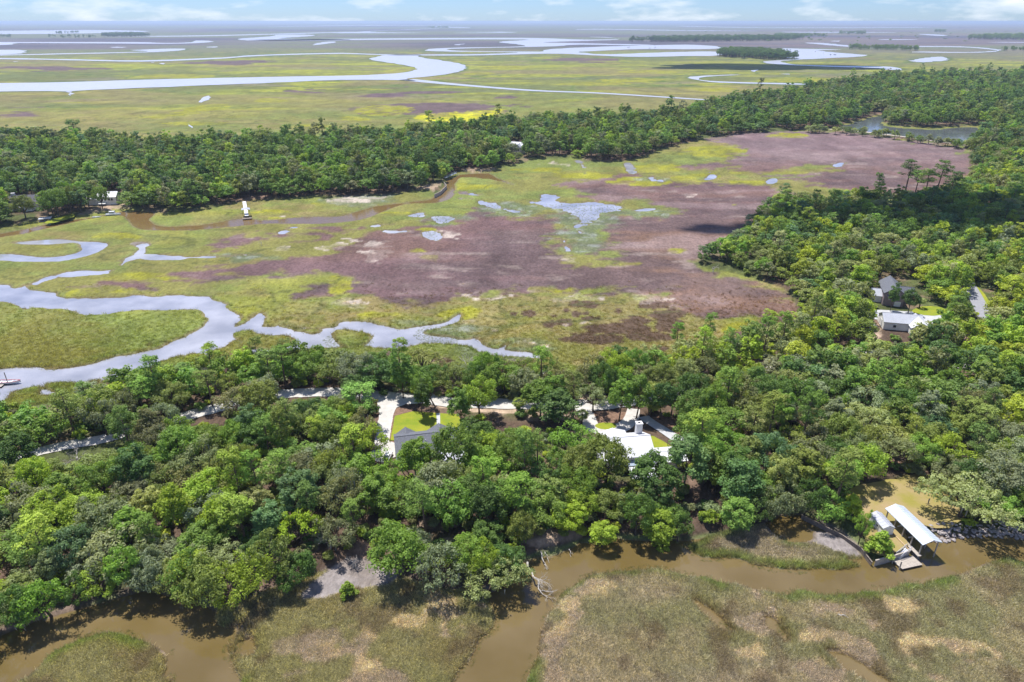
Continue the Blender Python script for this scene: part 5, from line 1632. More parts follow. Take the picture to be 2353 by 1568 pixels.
edge_w = (sdw > -0.15) & (sdw < 1.2) & (rnd < 0.4) & (fbm(X, Y, 9, 171, 3) > 0.5)
pond_in = grid_at(X, Y, field(PONDS + [ell(1345, 495, 60, 14), ell(1010, 505, 40, 10), ell(1010, 770, 60, 20), ell(800, 785, 60, 18)], 6.0)) > 0
keep &= (sdw < -0.15) | edge_w | (pond_in & (rnd < 0.75))
thin = np.where(pyv > 1200, 0.85, 0.55 * sstep(640, 860, pyv) + 0.7 * (pond_in & (sdw > -.15)))
pxv = GXX.ravel()
thin = np.where((pxv < -120) | (pxv > 2474) | (pyv > 1640), thin * 0.6, thin)
keep &= NR.rand(len(X)) < thin
dist = np.hypot(X, Y)
sel = np.nonzero(keep)[0]
fringe = sstep(3.5, 0.8, -sdw) * sstep(0.35, 0.6, fbm(X, Y, 9, 149, 3))
for i in sel:
    s = 0.75 + 0.0016 * dist[i]
    s *= (0.8 + 0.45 * NR.rand()) * (1.25 if pyv[i] > 1640 else 1.0)
    hz = 0.62 + 0.6 * fringe[i] + 0.2 * brn[i]
    k = NR.randint(3)
    if wr[i] > 0.5:
        k = 3; hz = 1.0
    c = np.array(cv[i]) * (0.7 + 0.95 * NR.rand() ** 1.3) * (1.22 if pyv[i] > 1280 else 1.05)
    if sdw[i] > -0.15:
        c = np.array((0.13, 0.16, 0.075)) * (0.8 + 0.5 * NR.rand())
        s *= 0.45; hz = 1.2
    gp.append((X[i], Y[i], max(zz[i], -0.1) - 0.03, k, s, s * hz, NR.rand() * 6.28, tuple(np.clip(c * 1.55, 0.01, .9))))
scatter('marsh_grass', gp, TUFTS, 'salt marsh grass and needle rush covering the marsh flats')
print('tufts', len(gp))

# ------------------------------------------------------------------ undergrowth in the near wood
ug = []
for it in range(5200):
    y = rng.uniform(92, 330); x = rng.uniform(-1, 1) * (0.85 * y + 10)
    if float(grid_at([x], [y], SDF)[0]) < 0.6 or not inside((x, y), near_w) or blocked(x, y, 2.0, 1.6):
        continue
    tn = ['mid', 'olive', 'bright', 'yellow', 'dark', 'moss', 'grey'][rng.randint(7)]
    s = rng.uniform(0.6, 1.35)
    ug.append((x, y, gz(x, y) - 0.1, rng.randint(3), s, s * rng.uniform(.7, 1.2), rng.uniform(0, 6.28), jitter_tint(TINT[tn], R, .2)))
scatter('undergrowth', ug, [unlinked('bush_shape', m_) for m_ in BUSH], 'low bushes and palmetto filling the floor of the near wood')

# ------------------------------------------------------------------ buildings
GROUND = PZ


def gable_part(root, x, y, Lx, Wy, eave, ridge, axis, wall_mat, roof_mat, over=0.45, z0=0.0, ribs=0.0, wall_name='wall', roof_name='roof', roof_th=0.16):
    """walls and a gable roof in house coordinates; axis is the ridge direction; Lx runs along the ridge"""
    def M(a, b_, c):
        return (x + a, y + b_, c) if axis == 'x' else (x - b_, y + a, c)
    h = Lx / 2; w = Wy / 2
    if wall_mat is not None:
        mb = MB()
        vs_ = [M(-h, -w, z0), M(h, -w, z0), M(h, w, z0), M(-h, w, z0), M(-h, -w, eave), M(h, -w, eave), M(h, w, eave), M(-h, w, eave), M(-h, 0, ridge - 0.1), M(h, 0, ridge - 0.1)]
        mb.add(vs_, [(0, 1, 5, 4), (1, 2, 6, 9, 5), (2, 3, 7, 6), (3, 0, 4, 8, 7)])
        mb.build(wall_name, MATS[wall_mat], root)
    mb = MB()
    sl = (ridge - eave) / w
    ze = eave - sl * over
    for s in (-1, 1):
        mb.slab([M(-h - over, 0, ridge + 0.06), M(h + over, 0, ridge + 0.06), M(h + over, s * (w + over), ze + 0.06), M(-h - over, s * (w + over), ze + 0.06)], roof_th)
        if ribs:
            n_ = int((Lx + 2 * over) / ribs)
            for k in range(1, n_):
                a = -h - over + k * (Lx + 2 * over) / n_
                mb.slab([M(a - .03, 0, ridge + 0.11), M(a + .03, 0, ridge + 0.11), M(a + .03, s * (w + over), ze + 0.11), M(a - .03, s * (w + over), ze + 0.11)], 0.045)
    mb.box(M(0, 0, ridge + 0.1), (Lx + 2 * over, 0.24, 0.06) if axis == 'x' else (0.24, Lx + 2 * over, 0.06))
    return mb.build(roof_name, MATS[roof_mat], root)


def shed_roof(root, quad, mat, ribs=0, th=0.14, name='porch_roof'):
    mb = MB(); mb.slab(quad, th)
    a, b_, c, d = [Vector(q) for q in quad]
    for k in range(1, ribs):
        t_ = k / ribs
        p, q = a.lerp(b_, t_), d.lerp(c, t_)
        e = (b_ - a).normalized() * 0.03
        up = Vector((0, 0, 0.05))
        mb.slab([p - e + up, p + e + up, q + e + up, q - e + up], 0.045)
    return mb.build(name, MATS[mat], root)


def window(root, x, y, z, w, h, face='-y', door=False, mat='trim'):
    """frame with a recessed pane; face is the outward side"""
    d = {'-y': (0, -1), '+y': (0, 1), '-x': (-1, 0), '+x': (1, 0)}[face]
    rz = 0 if d[0] == 0 else math.pi / 2
    f = MB()
    t_ = 0.13
    for (ox, oz, sx, szz) in ((0, h / 2, w + 2 * t_, t_), (0, -h / 2, w + 2 * t_, t_), (-w / 2 - t_ / 2, 0, t_, h - t_), (w / 2 + t_ / 2, 0, t_, h - t_)):
        f.box((x + d[0] * .05 + (ox if rz == 0 else 0), y + d[1] * .05 + (0 if rz == 0 else ox), z + oz), (sx, 0.14, szz), rz)
    fo = f.build('window' if not door else 'door', MATS[mat], root)
    p = MB(); p.box((x + d[0] * .025, y + d[1] * .025, z), (w, 0.06, h - t_ - .01), rz)
    p.build('pane' if not door else 'panel', MATS['glass' if not door else 'trim'], fo)
    return fo


# --- grey-roofed house
a, b_ = P(909, 1004, 7.4), P(1024, 991, 7.4)
ang = math.atan2(b_.y - a.y, b_.x - a.x)
ex = Vector((math.cos(ang), math.sin(ang), 0)); ey = Vector((-ex.y, ex.x, 0))
mid = a + ex * 10.5
h1 = empty('grey_roof_house', (mid.x, mid.y, GROUND), ang)
tag(h1, 'long house with grey shingle roof and two gabled wings behind a bright lawn', 'house')
mb = MB()
mb.add([(-10.5, -7.3, 0), (10.5, -7.3, 0), (10.5, 4.0, 0), (-10.5, 4.0, 0), (-10.5, -7.3, 2.7), (10.5, -7.3, 2.7), (10.5, 4.0, 3.95), (-10.5, 4.0, 3.95), (-10.5, 0, 5.6), (10.5, 0, 5.6)],
       [(0, 1, 5, 4), (1, 2, 6, 9, 5), (2, 3, 7, 6), (3, 0, 4, 8, 7)])
mb.build('wall', MATS['siding_cream'], h1)
mb = MB()
mb.slab([(-11, 0, 5.76), (11, 0, 5.76), (11, -7.8, 2.55), (-11, -7.8, 2.55)], .16)
mb.slab([(-11, 0, 5.76), (11, 0, 5.76), (11, 4.4, 3.9), (-11, 4.4, 3.9)], .16)
mb.box((0, 0, 5.8), (22, .26, .07))
mb.build('roof', MATS['shingle'], h1)
gable_part(h1, -7.4, 2.9, 6.0, 5.8, 2.7, 4.7, 'y', 'siding_cream', 'shingle', 0.4, wall_name='wing_wall', roof_name='wing_roof')
gable_part(h1, 2.4, 2.7, 5.6, 8.0, 2.7, 5.0, 'y', 'siding_cream', 'shingle', 0.4, wall_name='wing_wall', roof_name='wing_roof')
shed_roof(h1, [(-4.2, 6.0, 2.75), (-1.9, 6.0, 2.75), (-1.9, 4.45, 3.7), (-4.2, 4.45, 3.7)], 'light_roof', 5)
shed_roof(h1, [(1.2, -6.4, 3.15), (8.4, -6.4, 3.15), (8.4, -12.0, 2.35), (1.2, -12.0, 2.35)], 'light_roof', 14)
for k in (1.5, 4.8, 8.1):
    m_ = MB(); m_.box((k, -11.7, 1.1), (0.18, 0.18, 2.3)); m_.build('porch_post', MATS['trim'], h1)
for k in (-8, -5, -2):
    window(h1, k, -7.3, 1.4, 1.1, 1.4)
window(h1, -10.5, -2.5, 1.5, 1.1, 1.4, '-x'); window(h1, -10.5, 2.5, 1.5, 1.1, 1.4, '-x')
m_ = MB(); m_.bar((1.2, -1.5, 5.0), (1.2, -1.5, 5.9), 0.12); m_.build('vent_pipe', MATS['trim'], h1)
m_ = MB(); m_.bar((-2.2, -2.4, 4.6), (-2.2, -2.4, 5.3), 0.1); m_.build('vent_pipe', MATS['trim'], h1)

# --- white-roofed house
a, b_ = P(1397, 1006, 9.0), P(1491, 999, 9.0)
ang = math.atan2(b_.y - a.y, b_.x - a.x)
ex = Vector((math.cos(ang), math.sin(ang), 0)); mid = (a + b_) / 2
h2 = empty('white_roof_house', (mid.x, mid.y, GROUND), ang)
tag(h2, 'house with large bright white metal roof and tall white chimney', 'house')
gable_part(h2, 0.1, 0, 11.6, 11.4, 4.5, 7.2, 'x', 'siding_cream', 'white_roof', 0.45, ribs=0.9)
gable_part(h2, -1.6, 7.4, 5.2, 7.0, 2.6, 3.6, 'y', 'siding_white', 'white_roof', 0.4, wall_name='wing_wall', roof_name='wing_roof')
gable_part(h2, 10.6, -3.6, 8.8, 6.6, 2.7, 3.7, 'x', 'siding_white', 'white_roof', 0.4, wall_name='wing_wall', roof_name='wing_roof', ribs=0.9)
gable_part(h2, -7.6, -1.0, 3.6, 6.4, 2.8, 4.0, 'x', 'siding_white', 'white_roof', 0.3, wall_name='wing_wall', roof_name='wing_roof')
shed_roof(h2, [(-4.6, -5.75, 3.15), (5.9, -5.75, 3.15), (5.9, -7.5, 2.55), (-4.6, -7.5, 2.55)], 'metal_blue', 21)
shed_roof(h2, [(-2.2, -7.9, 2.5), (5.4, -7.9, 2.5), (5.4, -12.6, 2.15), (-2.2, -12.6, 2.15)], 'white_roof', 0)
for k in (-2.0, 1.6, 5.2):
    m_ = MB(); m_.box((k, -12.3, 1.0), (0.18, 0.18, 2.1)); m_.build('porch_post', MATS['trim'], h2)
for k in (-4.6, -3.4, 3.4, 4.6):
    window(h2, k, -5.72, 3.75, 0.75, 0.75)
window(h2, 0.2, -5.72, 3.95, 0.9, 0.35)
window(h2, -3, -5.72, 1.3, 1.2, 1.5); window(h2, 3, -5.72, 1.3, 1.2, 1.5)
m_ = MB(); m_.box((4.0, 3.4, 4.6), (1.7, 1.5, 9.2)); ch = m_.build('chimney', MATS['chimney'], h2)
m_ = MB(); m_.box((4.0, 3.4, 9.28), (1.95, 1.75, 0.18)); m_.build('chimney_cap', MATS['chimney'], ch)
m_ = MB(); m_.box((4.0, 3.4, 9.40), (0.7, 0.5, 0.08)); m_.build('flue', MATS['flue'], ch)

# --- garage building and mauve house at right
a, b_ = P(2029.4, 717.7, 7.3), P(2118, 724.8, 7.3)
ang = math.atan2(b_.y - a.y, b_.x - a.x)
ex = Vector((math.cos(ang), math.sin(ang), 0))
Lg = (b_ - a).length
mid = a + ex * (Lg / 2)
h3 = empty('garage', (mid.x, mid.y, GROUND), ang)
tag(h3, 'long white garage with pale grey metal roof below the mauve house', 'garage')
gable_part(h3, 0, 0, Lg, 9.0, 3.4, 5.6, 'x', 'siding_white', 'light_roof', 0.35, ribs=0.9)
gable_part(h3, Lg / 2 - 1.5, -3.0, 10.5, 7.5, 3.2, 5.2, 'y', 'siding_white', 'white_roof', 0.35, wall_name='wing_wall', roof_name='wing_roof')
window(h3, -Lg / 2 + 4, -4.52, 1.7, 1.1, 1.2)
window(h3, -Lg / 2, 0.0, 1.5, 2.4, 2.4, '-x', True)
a, b_ = P(2060.9, 660.4, 10.5), P(2046, 634, 10.5)
d = (b_ - a); Lh = d.length
ang = math.atan2(d.y, d.x) - math.pi / 2
mid = (a + b_) / 2
h4 = empty('mauve_house', (mid.x, mid.y, GROUND), ang)
tag(h4, 'tall mauve-sided house with grey gable roof and white window frames', 'house')
gable_part(h4, 0, 0, Lh, 8.0, 6.0, 8.8, 'y', 'siding_mauve', 'shingle', 0.45)
gable_part(h4, 5.4, 1.5, 7.0, 6.0, 4.2, 6.4, 'x', 'siding_mauve', 'shingle', 0.4, wall_name='wing_wall', roof_name='wing_roof')
gable_part(h4, -5.0, -1.0, 6.0, 7.0, 3.2, 5.2, 'x', 'siding_white', 'light_roof', 0.4, wall_name='wing_wall', roof_name='wing_roof')
yy = -Lh / 2
for k in (-1.1, 1.1):
    window(h4, k, yy, 6.0, 0.95, 1.5)
window(h4, -1.4, yy, 3.6, 0.9, 1.4); window(h4, -0.2, yy, 3.6, 0.9, 1.4)
window(h4, 1.8, yy, 1.15, 2.3, 2.1, '-y', True)
shed_roof(h4, [(-3.0, yy - .05, 5.0), (0.8, yy - .05, 5.0), (0.8, yy - 1.0, 4.6), (-3.0, yy - 1.0, 4.6)], 'shingle', 0)
p = P(2005, 757, GROUND)
s1 = empty('utility_shed', (p.x, p.y, GROUND), 0.1)
tag(s1, 'tiny white utility shed left of the garage', 'shed')
gable_part(s1, 0, 0, 2.0, 1.7, 1.9, 2.4, 'y', 'siding_white', 'white_roof', 0.12)
window(s1, 0, -1.0, 0.9, 0.7, 1.5, '-y', True)

# --- far houses
p = P(55, 480, GROUND)
h5 = empty('far_grey_house', (p.x, p.y, GROUND), 0.25)
tag(h5, 'white two-storey house with dark grey hipped roof and chimney at the far left', 'house')
gable_part(h5, 0, 0, 20, 11, 5.6, 9.2, 'x', 'siding_white', 'shingle_dark', 0.5)
gable_part(h5, 5.0, -4.5, 8, 6, 5.6, 8.0, 'y', 'siding_white', 'shingle_dark', 0.4, wall_name='wing_wall', roof_name='wing_roof')
shed_roof(h5, [(-10.5, -5.55, 3.4), (1.5, -5.55, 3.4), (1.5, -8.6, 2.6), (-10.5, -8.6, 2.6)], 'light_roof', 0)
for k in (-8, -6, -4):
    window(h5, k, -5.5, 4.5, 0.9, 1.3)
for k in (3.6, 5, 6.4):
    window(h5, k, -8.5, 4.4, 0.9, 1.3)
m_ = MB(); m_.box((-4, 0.5, 8.6), (2.2, 1.6, 4.2)); m_.build('chimney', MATS['chimney'], h5)
p = P(249, 470, GROUND)
h6 = empty('far_white_house', (p.x, p.y, GROUND), 0.12)
tag(h6, 'white house with bright white roof above the far sandy shore', 'house')
gable_part(h6, 0, 4.0, 12, 9.5, 5.4, 8.0, 'x', 'siding_white', 'white_roof', 0.4)
gable_part(h6, -9, 3.0, 8, 7, 4.0, 6.0, 'x', 'siding_white', 'white_roof', 0.4, wall_name='wing_wall', roof_name='wing_roof')
for k in (-3, -1, 1.6, 3.4):
    window(h6, k, -0.75, 3.6, 1.1, 1.6)
m_ = MB(); m_.box((-2.5, -2.6, 1.4), (4.5, 3.2, 0.2)); m_.build('deck', MATS['trim'], h6)
p = P(1187, 352, GROUND)
h7 = empty('distant_house', (p.x, p.y, GROUND), -0.35)
tag(h7, 'pale-roofed house showing between trees at the middle of the far wood', 'house')
gable_part(h7, 0, 0, 14, 10, 7.5, 10.5, 'x', 'siding_white', 'light_roof', 0.4)
gable_part(h7, 4, -5, 8, 6, 7.0, 9.6, 'y', 'siding_white', 'light_roof', 0.4, wall_name='wing_wall', roof_name='wing_roof')
for k in (3, 5):
    window(h7, k, -9.0, 4.5, 1.0, 1.6)

# --- boathouse
zr = 5.9; ze = 5.0
FL, BL, FR = P(2121, 1252, ze), P(2034, 1167.4, ze), P(2163, 1243, ze)
ax = (BL - FL); LB = ax.length; ang = math.atan2(ax.y, ax.x) - math.pi / 2
ex = Vector((math.cos(ang), math.sin(ang), 0)); ey = Vector((-ex.y, ex.x, 0))
WB = (FR - FL).dot(ex)
bc = FL + ex * WB / 2 + ey * LB / 2
bh = empty('boathouse', (bc.x, bc.y, 0), ang)
tag(bh, 'open boathouse with long pale metal gable roof on tall posts over the creek', 'boathouse')
gable_part(bh, 0, 0, LB - 0.6, WB - 0.6, ze, zr, 'y', None, 'boathouse_roof', 0.3, ribs=0.95)
nb = 5
for s in (-1, 1):
    for k in range(nb):
        y_ = -LB / 2 + 0.7 + k * (LB - 1.4) / (nb - 1)
        m_ = MB(); m_.box((s * (WB / 2 - .45), y_, ze / 2 - .9), (0.22, 0.22, ze + 1.5)); m_.build('post', MATS['dock_wood'], bh)
    m_ = MB(); m_.box((s * (WB / 2 - .45), 0, ze - .18), (0.14, LB - 1.0, 0.26)); m_.build('beam', MATS['dock_wood'], bh)
for k in range(nb):
    y_ = -LB / 2 + 0.7 + k * (LB - 1.4) / (nb - 1)
    m_ = MB(); m_.box((0, y_ + .2, ze - .1), (WB - .8, 0.12, 0.22)); m_.build('tie_beam', MATS['dock_wood'], bh)
for k in range(14):
    m_ = MB(); m_.box((-WB / 2 + 0.2, LB / 2 - 7.2 - k * 0.46, 1.55), (1.1, 0.42, 0.07)); m_.build('plank', MATS['dock_wood'], bh)
m_ = MB(); m_.box((-WB / 2 + 0.2, LB / 2 - 10.2, 1.42), (0.2, 6.6, 0.14)); m_.build('joist', MATS['old_wood'], bh)
for k in range(2):
    m_ = MB(); m_.box((0.3, -1.5 + k * 4.0, 2.6), (WB - 1.2, 0.16, 0.22)); m_.build('lift_beam', MATS['aluminium'], bh)
m_ = MB()
for k in range(12):
    m_.box((WB / 2 - .55, -LB / 2 + 4.4 + k * .34, 1.5), (0.06, 0.06, 1.1))
m_.box((WB / 2 - .55, -LB / 2 + 6.3, 2.1), (0.08, 4.4, 0.08)); m_.build('railing', MATS['dock_wood'], bh)
# boat hanging in the lift
def hull(root, Lb, Wb, Hb, mat, name='hull', z=0.0, seg=10):
    mb = MB(); vs_ = []
    for i in range(seg + 1):
        t_ = i / seg
        w = Wb / 2 * (1 - max(0, (t_ - 0.45) / 0.55) ** 2.2) * (0.92 + 0.08 * min(1, t_ * 4))
        x_ = -Lb / 2 + Lb * t_; zt = z + Hb * (1 + 0.25 * t_ ** 3); zb = z + Hb * 0.35 * max(0, (t_ - .6) / .4) ** 2
        w = max(w, 0.03)
        vs_ += [(x_, -w, zt), (x_, -w * .75, z + Hb * .35 + zb * .3), (x_, 0, zb), (x_, w * .75, z + Hb * .35 + zb * .3), (x_, w, zt), (x_, w * .82, zt), (x_, w * .7, z + Hb * .55), (x_, -w * .7, z + Hb * .55), (x_, -w * .82, zt)]
    fs_ = []
    for i in range(seg):
        for k in range(9):
            fs_.append((i * 9 + k, i * 9 + (k + 1) % 9, (i + 1) * 9 + (k + 1) % 9, (i + 1) * 9 + k))
    fs_ += [tuple(range(8, -1, -1)), tuple(range(seg * 9, seg * 9 + 9))]
    mb.add(vs_, fs_)
    return mb.build(name, MATS[mat], root)


p = bc + ey * 1.0
lb = empty('lifted_boat', (p.x + .4, p.y, 2.75), ang - math.pi / 2)
tag(lb, 'small white boat hanging under the boathouse roof', 'boat')
hull(lb, 5.6, 2.0, 0.75, 'boat_white')
m_ = MB(); m_.box((-0.6, 0, 1.05), (0.9, 0.7, 0.7)); m_.build('console', MATS['boat_white'], lb)
m_ = MB(); m_.box((-2.95, 0, 0.7), (0.35, 0.4, 0.9)); m_.build('outboard_motor', MATS['float_black'], lb)

# --- shed beside the boathouse
za = 3.9
def zq(x, y): return ((2540 + x / 5.228) * .7659, (1440 + y / 5.228) * .7659)
a, b_, c_ = P(*zq(575, 765), za), P(*zq(365, 525), za), P(*zq(757, 740), za)
ax_ = (b_ - a); Ls = ax_.length; angs = math.atan2(ax_.y, ax_.x) - math.pi / 2
exs = Vector((math.cos(angs), math.sin(angs), 0)); eys = Vector((-exs.y, exs.x, 0)); Ws = (c_ - a).dot(exs)
sc = a + exs * Ws / 2 + eys * Ls / 2
sh = empty('storage_shed', (sc.x, sc.y, GROUND), angs)
tag(sh, 'small pale storage shed with metal roof left of the boathouse', 'shed')
gable_part(sh, 0, 0, Ls - .3, Ws - .3, za - GROUND, za - GROUND + .65, 'y', 'siding_white', 'light_roof', 0.15, ribs=0.9)
window(sh, 0, -(Ls - .3) / 2, 1.0, 0.9, 1.8, '-y', True)
window(sh, -(Ws - .3) / 2, -0.6, 1.3, 0.7, 0.7, '-x')

# --- floating dock, gangway, bulkhead
zf = 0.55
c1, c2, c3, c4 = [P(*zq(*q), zf) for q in ((730, 1270), (1020, 1175), (1190, 1330), (870, 1400))]
exd = (c3 - c4).normalized(); angd = math.atan2(exd.y, exd.x); eyd = Vector((-exd.y, exd.x, 0))
Ld = ((c3 - c4).length + (c2 - c1).length) / 2; Wd = ((c1 - c4).dot(eyd) + (c2 - c3).dot(eyd)) / 2
dc = (c1 + c2 + c3 + c4) / 4
fd = empty('floating_dock', (dc.x, dc.y, 0), angd)
tag(fd, 'pale plank floating dock on black floats in front of the boathouse', 'dock')
nk = 12
for k in range(nk):
    m_ = MB(); m_.box((0, -Wd / 2 + (k + .5) * Wd / nk, zf), (Ld, Wd / nk - 0.03, 0.07)); m_.build('plank', MATS['dock_wood'], fd)
m_ = MB(); m_.box((0, 0, 0.38), (Ld - .1, Wd - .1, 0.24)); m_.build('dock_frame', MATS['old_wood'], fd)
for s in (-1, 1):
    m_ = MB(); m_.box((s * Ld * .3, 0, 0.1), (1.2, Wd - .3, 0.36)); m_.build('float', MATS['float_black'], fd)
for (x_, y_) in ((-Ld / 2 - .25, -Wd / 2 + .5), (-Ld / 2 - .25, Wd / 2 - .4)):
    m_ = MB(); m_.bar((x_, y_, -1.5), (x_ + .1, y_, 2.4), 0.16, 0.15, 8); m_.build('piling', MATS['dock_wood'], fd)
g0 = P(*zq(975, 1075), 1.75); g1 = P(*zq(800, 1215), 0.75)
gg = empty('gangway', (0, 0, 0), 0); tag(gg, 'white aluminium gangway with truss rails down to the floating dock', 'gangway')
dirg = (g1 - g0); side = Vector((-dirg.y, dirg.x, 0)).normalized() * 0.6
m_ = MB(); m_.slab([g0 + side, g0 - side, g1 - side, g1 + side], 0.1); m_.build('walkway', MATS['aluminium'], gg)
for s in (-1, 1):
    m_ = MB()
    up = Vector((0, 0, 1.0))
    m_.bar(g0 + side * s + up, g1 + side * s + up, 0.05)
    n_ = 7
    for k in range(n_ + 1):
        p = g0.lerp(g1, k / n_) + side * s
        m_.bar(p, p + up, 0.035)
        if k < n_:
            q = g0.lerp(g1, (k + 1) / n_) + side * s
            m_.bar(p + (up if k % 2 else up * 0), q + (up * 0 if k % 2 else up), 0.03)
    m_.build('rail', MATS['aluminium'], gg)


def wall_run(name, px_pts, z0, z1, label, mat='old_wood', board=0.9, cap='dock_wood', cat='seawall'):
    root = empty(name, tuple(P(px_pts[0][0], px_pts[0][1], z0)))
    o0 = root.location.copy()
    tag(root, label, cat)
    w = [P(a, b_, z1) - o0 for a, b_ in px_pts]
    for a, b_ in zip(w[:-1], w[1:]):
        d = b_ - a; rz = math.atan2(d.y, d.x)
        n_ = max(1, int(d.length / board))
        for k in range(n_):
            p = a.lerp(b_, (k + .5) / n_)
            m_ = MB(); m_.box((p.x, p.y, (z1 - z0) / 2 - .02), (d.length / n_ - .04, 0.12 + 0.03 * (k % 2), z1 - z0), rz); m_.build('board', MATS[mat], root)
        p = a.lerp(b_, .5)
        m_ = MB(); m_.box((p.x, p.y, z1 - z0 + .06), (d.length + .1, 0.3, 0.1), rz); m_.build('cap_rail', MATS[cap], root)
    return root


wall_run('seawall', [(1842, 1183), (1935, 1229), (1979, 1259), (1997, 1283), (2004, 1292)], -0.6, 1.25, 'dark timber seawall curving along the bank left of the boathouse', cap='old_wood')
wall_run('seawall', [(2012, 1288), (2091, 1266)], -0.6, 1.8, 'pale timber bulkhead between the cedar and the boathouse slip', 'dock_wood')
wall_run('seawall', [(2091, 1266), (2052, 1226)], -0.6, 1.8, 'timber slip wall with tan cap beside the boathouse', 'old_wood', cap='new_wood')
wall_run('seawall', [(998, 447), (1012, 440), (1026, 426), (1020, 418)], -0.5, 2.6, 'pale bulkhead around the sandy corner of the far creek', 'dock_wood', 2.0)

# --- boats and docks further out
p = P(20, 881, 0.15)
bt = empty('moored_boat', (p.x, p.y, 0.1), 0.1)
tag(bt, 'white open boat with red gunwale moored at the left river edge', 'boat')
hull(bt, 8.4, 2.3, 0.9, 'boat_white')
m_ = MB()
for s in (-1, 1):
    m_.tube([(-4.15, s * 1.0, .95), (-2, s * 1.1, .96), (0.5, s * 1.08, .98), (2.6, s * .8, 1.05), (4.1, s * .1, 1.18)], [.1] * 5, 6)
m_.build('gunwale', MATS['boat_red'], bt)
for k in (-2.4, -.6, 1.2):
    m_ = MB(); m_.box((k, 0, .72), (0.4, 1.7, 0.1)); m_.build('bench', MATS['boat_white'], bt)
p = P(-22, 886, 0.3)
ld = empty('river_float', (p.x, p.y, 0.0), 0.1); tag(ld, 'pale floating platform at the left edge beside the red-trimmed boat', 'dock')
for k in range(8):
    m_ = MB(); m_.box((0, -1.6 + k * .45, .5), (9, .42, .08)); m_.build('plank', MATS['dock_wood'], ld)
m_ = MB(); m_.box((0, 0, .2), (8.8, 3.5, .5)); m_.build('float', MATS['float_black'], ld)
for s in (4.6, -3):
    m_ = MB(); m_.bar((s, 1.9, -1.5), (s, 1.9, 4.2), .16, .14, 8); m_.build('piling', MATS['old_wood'], ld)

a, b_ = P(561, 463, 1.9), P(567, 496, 1.9)
pr_ = empty('long_pier', (a.x, a.y, 0)); tag(pr_, 'long white pier with a small roof reaching over the far marsh into the brown creek', 'pier')
d = b_ - a; rz = math.atan2(d.y, d.x); Lp = d.length
pr_.rotation_euler = (0, 0, rz)
n_ = int(Lp / 1.2)
for k in range(n_):
    m_ = MB(); m_.box(((k + .5) * Lp / n_, 0, 1.9), (Lp / n_ - .05, 2.3, 0.1)); m_.build('plank', MATS['trim'], pr_)
for k in range(0, n_, 5):
    for s in (-1, 1):
        m_ = MB(); m_.bar(((k + .5) * Lp / n_, s * 1.0, -1), ((k + .5) * Lp / n_, s * 1.0, 2.0), .13); m_.build('post', MATS['old_wood'], pr_)
m_ = MB(); m_.slab([(Lp - 8, -2.6, 5.0), (Lp - 3, -2.6, 5.0), (Lp - 3, 0, 5.7), (Lp - 8, 0, 5.7)], .12); m_.slab([(Lp - 8, 2.6, 5.0), (Lp - 3, 2.6, 5.0), (Lp - 3, 0, 5.7), (Lp - 8, 0, 5.7)], .12)
m_.build('roof', MATS['light_roof'], pr_)
for x_ in (Lp - 7.7, Lp - 3.3):
    for s in (-1, 1):
        m_ = MB(); m_.bar((x_, s * 2.2, 1.5), (x_, s * 2.2, 5.0), .1); m_.build('post', MATS['old_wood'], pr_)
m_ = MB(); m_.box((Lp + 1.5, 0, .5), (3.4, 5.5, .5)); m_.build('float', MATS['old_wood'], pr_)

a, b_ = P(1022, 409, 2.4), P(1048, 397, 2.4)
fb = empty('footbridge', (a.x, a.y, 0)); d = b_ - a; fb.rotation_euler = (0, 0, math.atan2(d.y, d.x)); Lf = d.length
tag(fb, 'bluish boardwalk with rails along the far creek beside the pale bulkhead', 'boardwalk')
n_ = int(Lf / 1.5)
for k in range(n_):
    m_ = MB(); m_.box(((k + .5) * Lf / n_, 0, 2.3), (Lf / n_ - .05, 1.8, .12)); m_.build('plank', MATS['metal_blue'], fb)
for s in (-1, 1):
    m_ = MB(); m_.box((Lf / 2, s * .9, 3.3), (Lf, .12, .12)); m_.build('handrail', MATS['metal_blue'], fb)
    for k in range(0, n_ + 1, 2):
        m_ = MB(); m_.bar((k * Lf / n_, s * .9, -.6), (k * Lf / n_, s * .9, 3.3), .1); m_.build('post', MATS['old_wood'], fb)

p = P(106, 510, 0)
rd = empty('roofed_dock', (p.x, p.y, 0), 0.3); tag(rd, 'low white-roofed dock at the far creek below the sunlit grass', 'dock')
m_ = MB(); m_.slab([(-3.5, -2, 2.4), (3.5, -2, 2.4), (3.5, 2, 2.8), (-3.5, 2, 2.8)], .15); m_.build('roof', MATS['white_roof'], rd)
for x_ in (-3.2, 3.2):
    for s in (-1.7, 1.7):
        m_ = MB(); m_.bar((x_, s, -.8), (x_, s, 2.45), .12); m_.build('post', MATS['old_wood'], rd)
m_ = MB(); m_.box((0, 0, .9), (7, 4, .14)); m_.build('deck', MATS['dock_wood'], rd)
for (px_, py_, Lb, lab) in ((261, 496, 9.5, 'larger white cabin boat beached at the far creek below the white house'), (222, 501, 5.0, 'small white skiff in the far creek left of the cabin boat')):
    p = P(px_, py_, 0)
    o = empty('beached_boat', (p.x, p.y, .25), .2); tag(o, lab, 'boat')
    hull(o, Lb, Lb * .3, Lb * .12, 'boat_white')
    if Lb > 6:
        m_ = MB(); m_.box((-.5, 0, Lb * .12 + .9), (Lb * .35, Lb * .2, 1.5)); m_.build('cabin', MATS['boat_white'], o)
        m_ = MB(); m_.box((-.5, 0, Lb * .12 + 1.2), (Lb * .36, Lb * .205, .4)); m_.build('cabin_window', MATS['glass'], o)
    else:
        m_ = MB(); m_.box((-.4, 0, Lb * .1), (.4, Lb * .25, .1)); m_.build('bench', MATS['boat_white'], o)
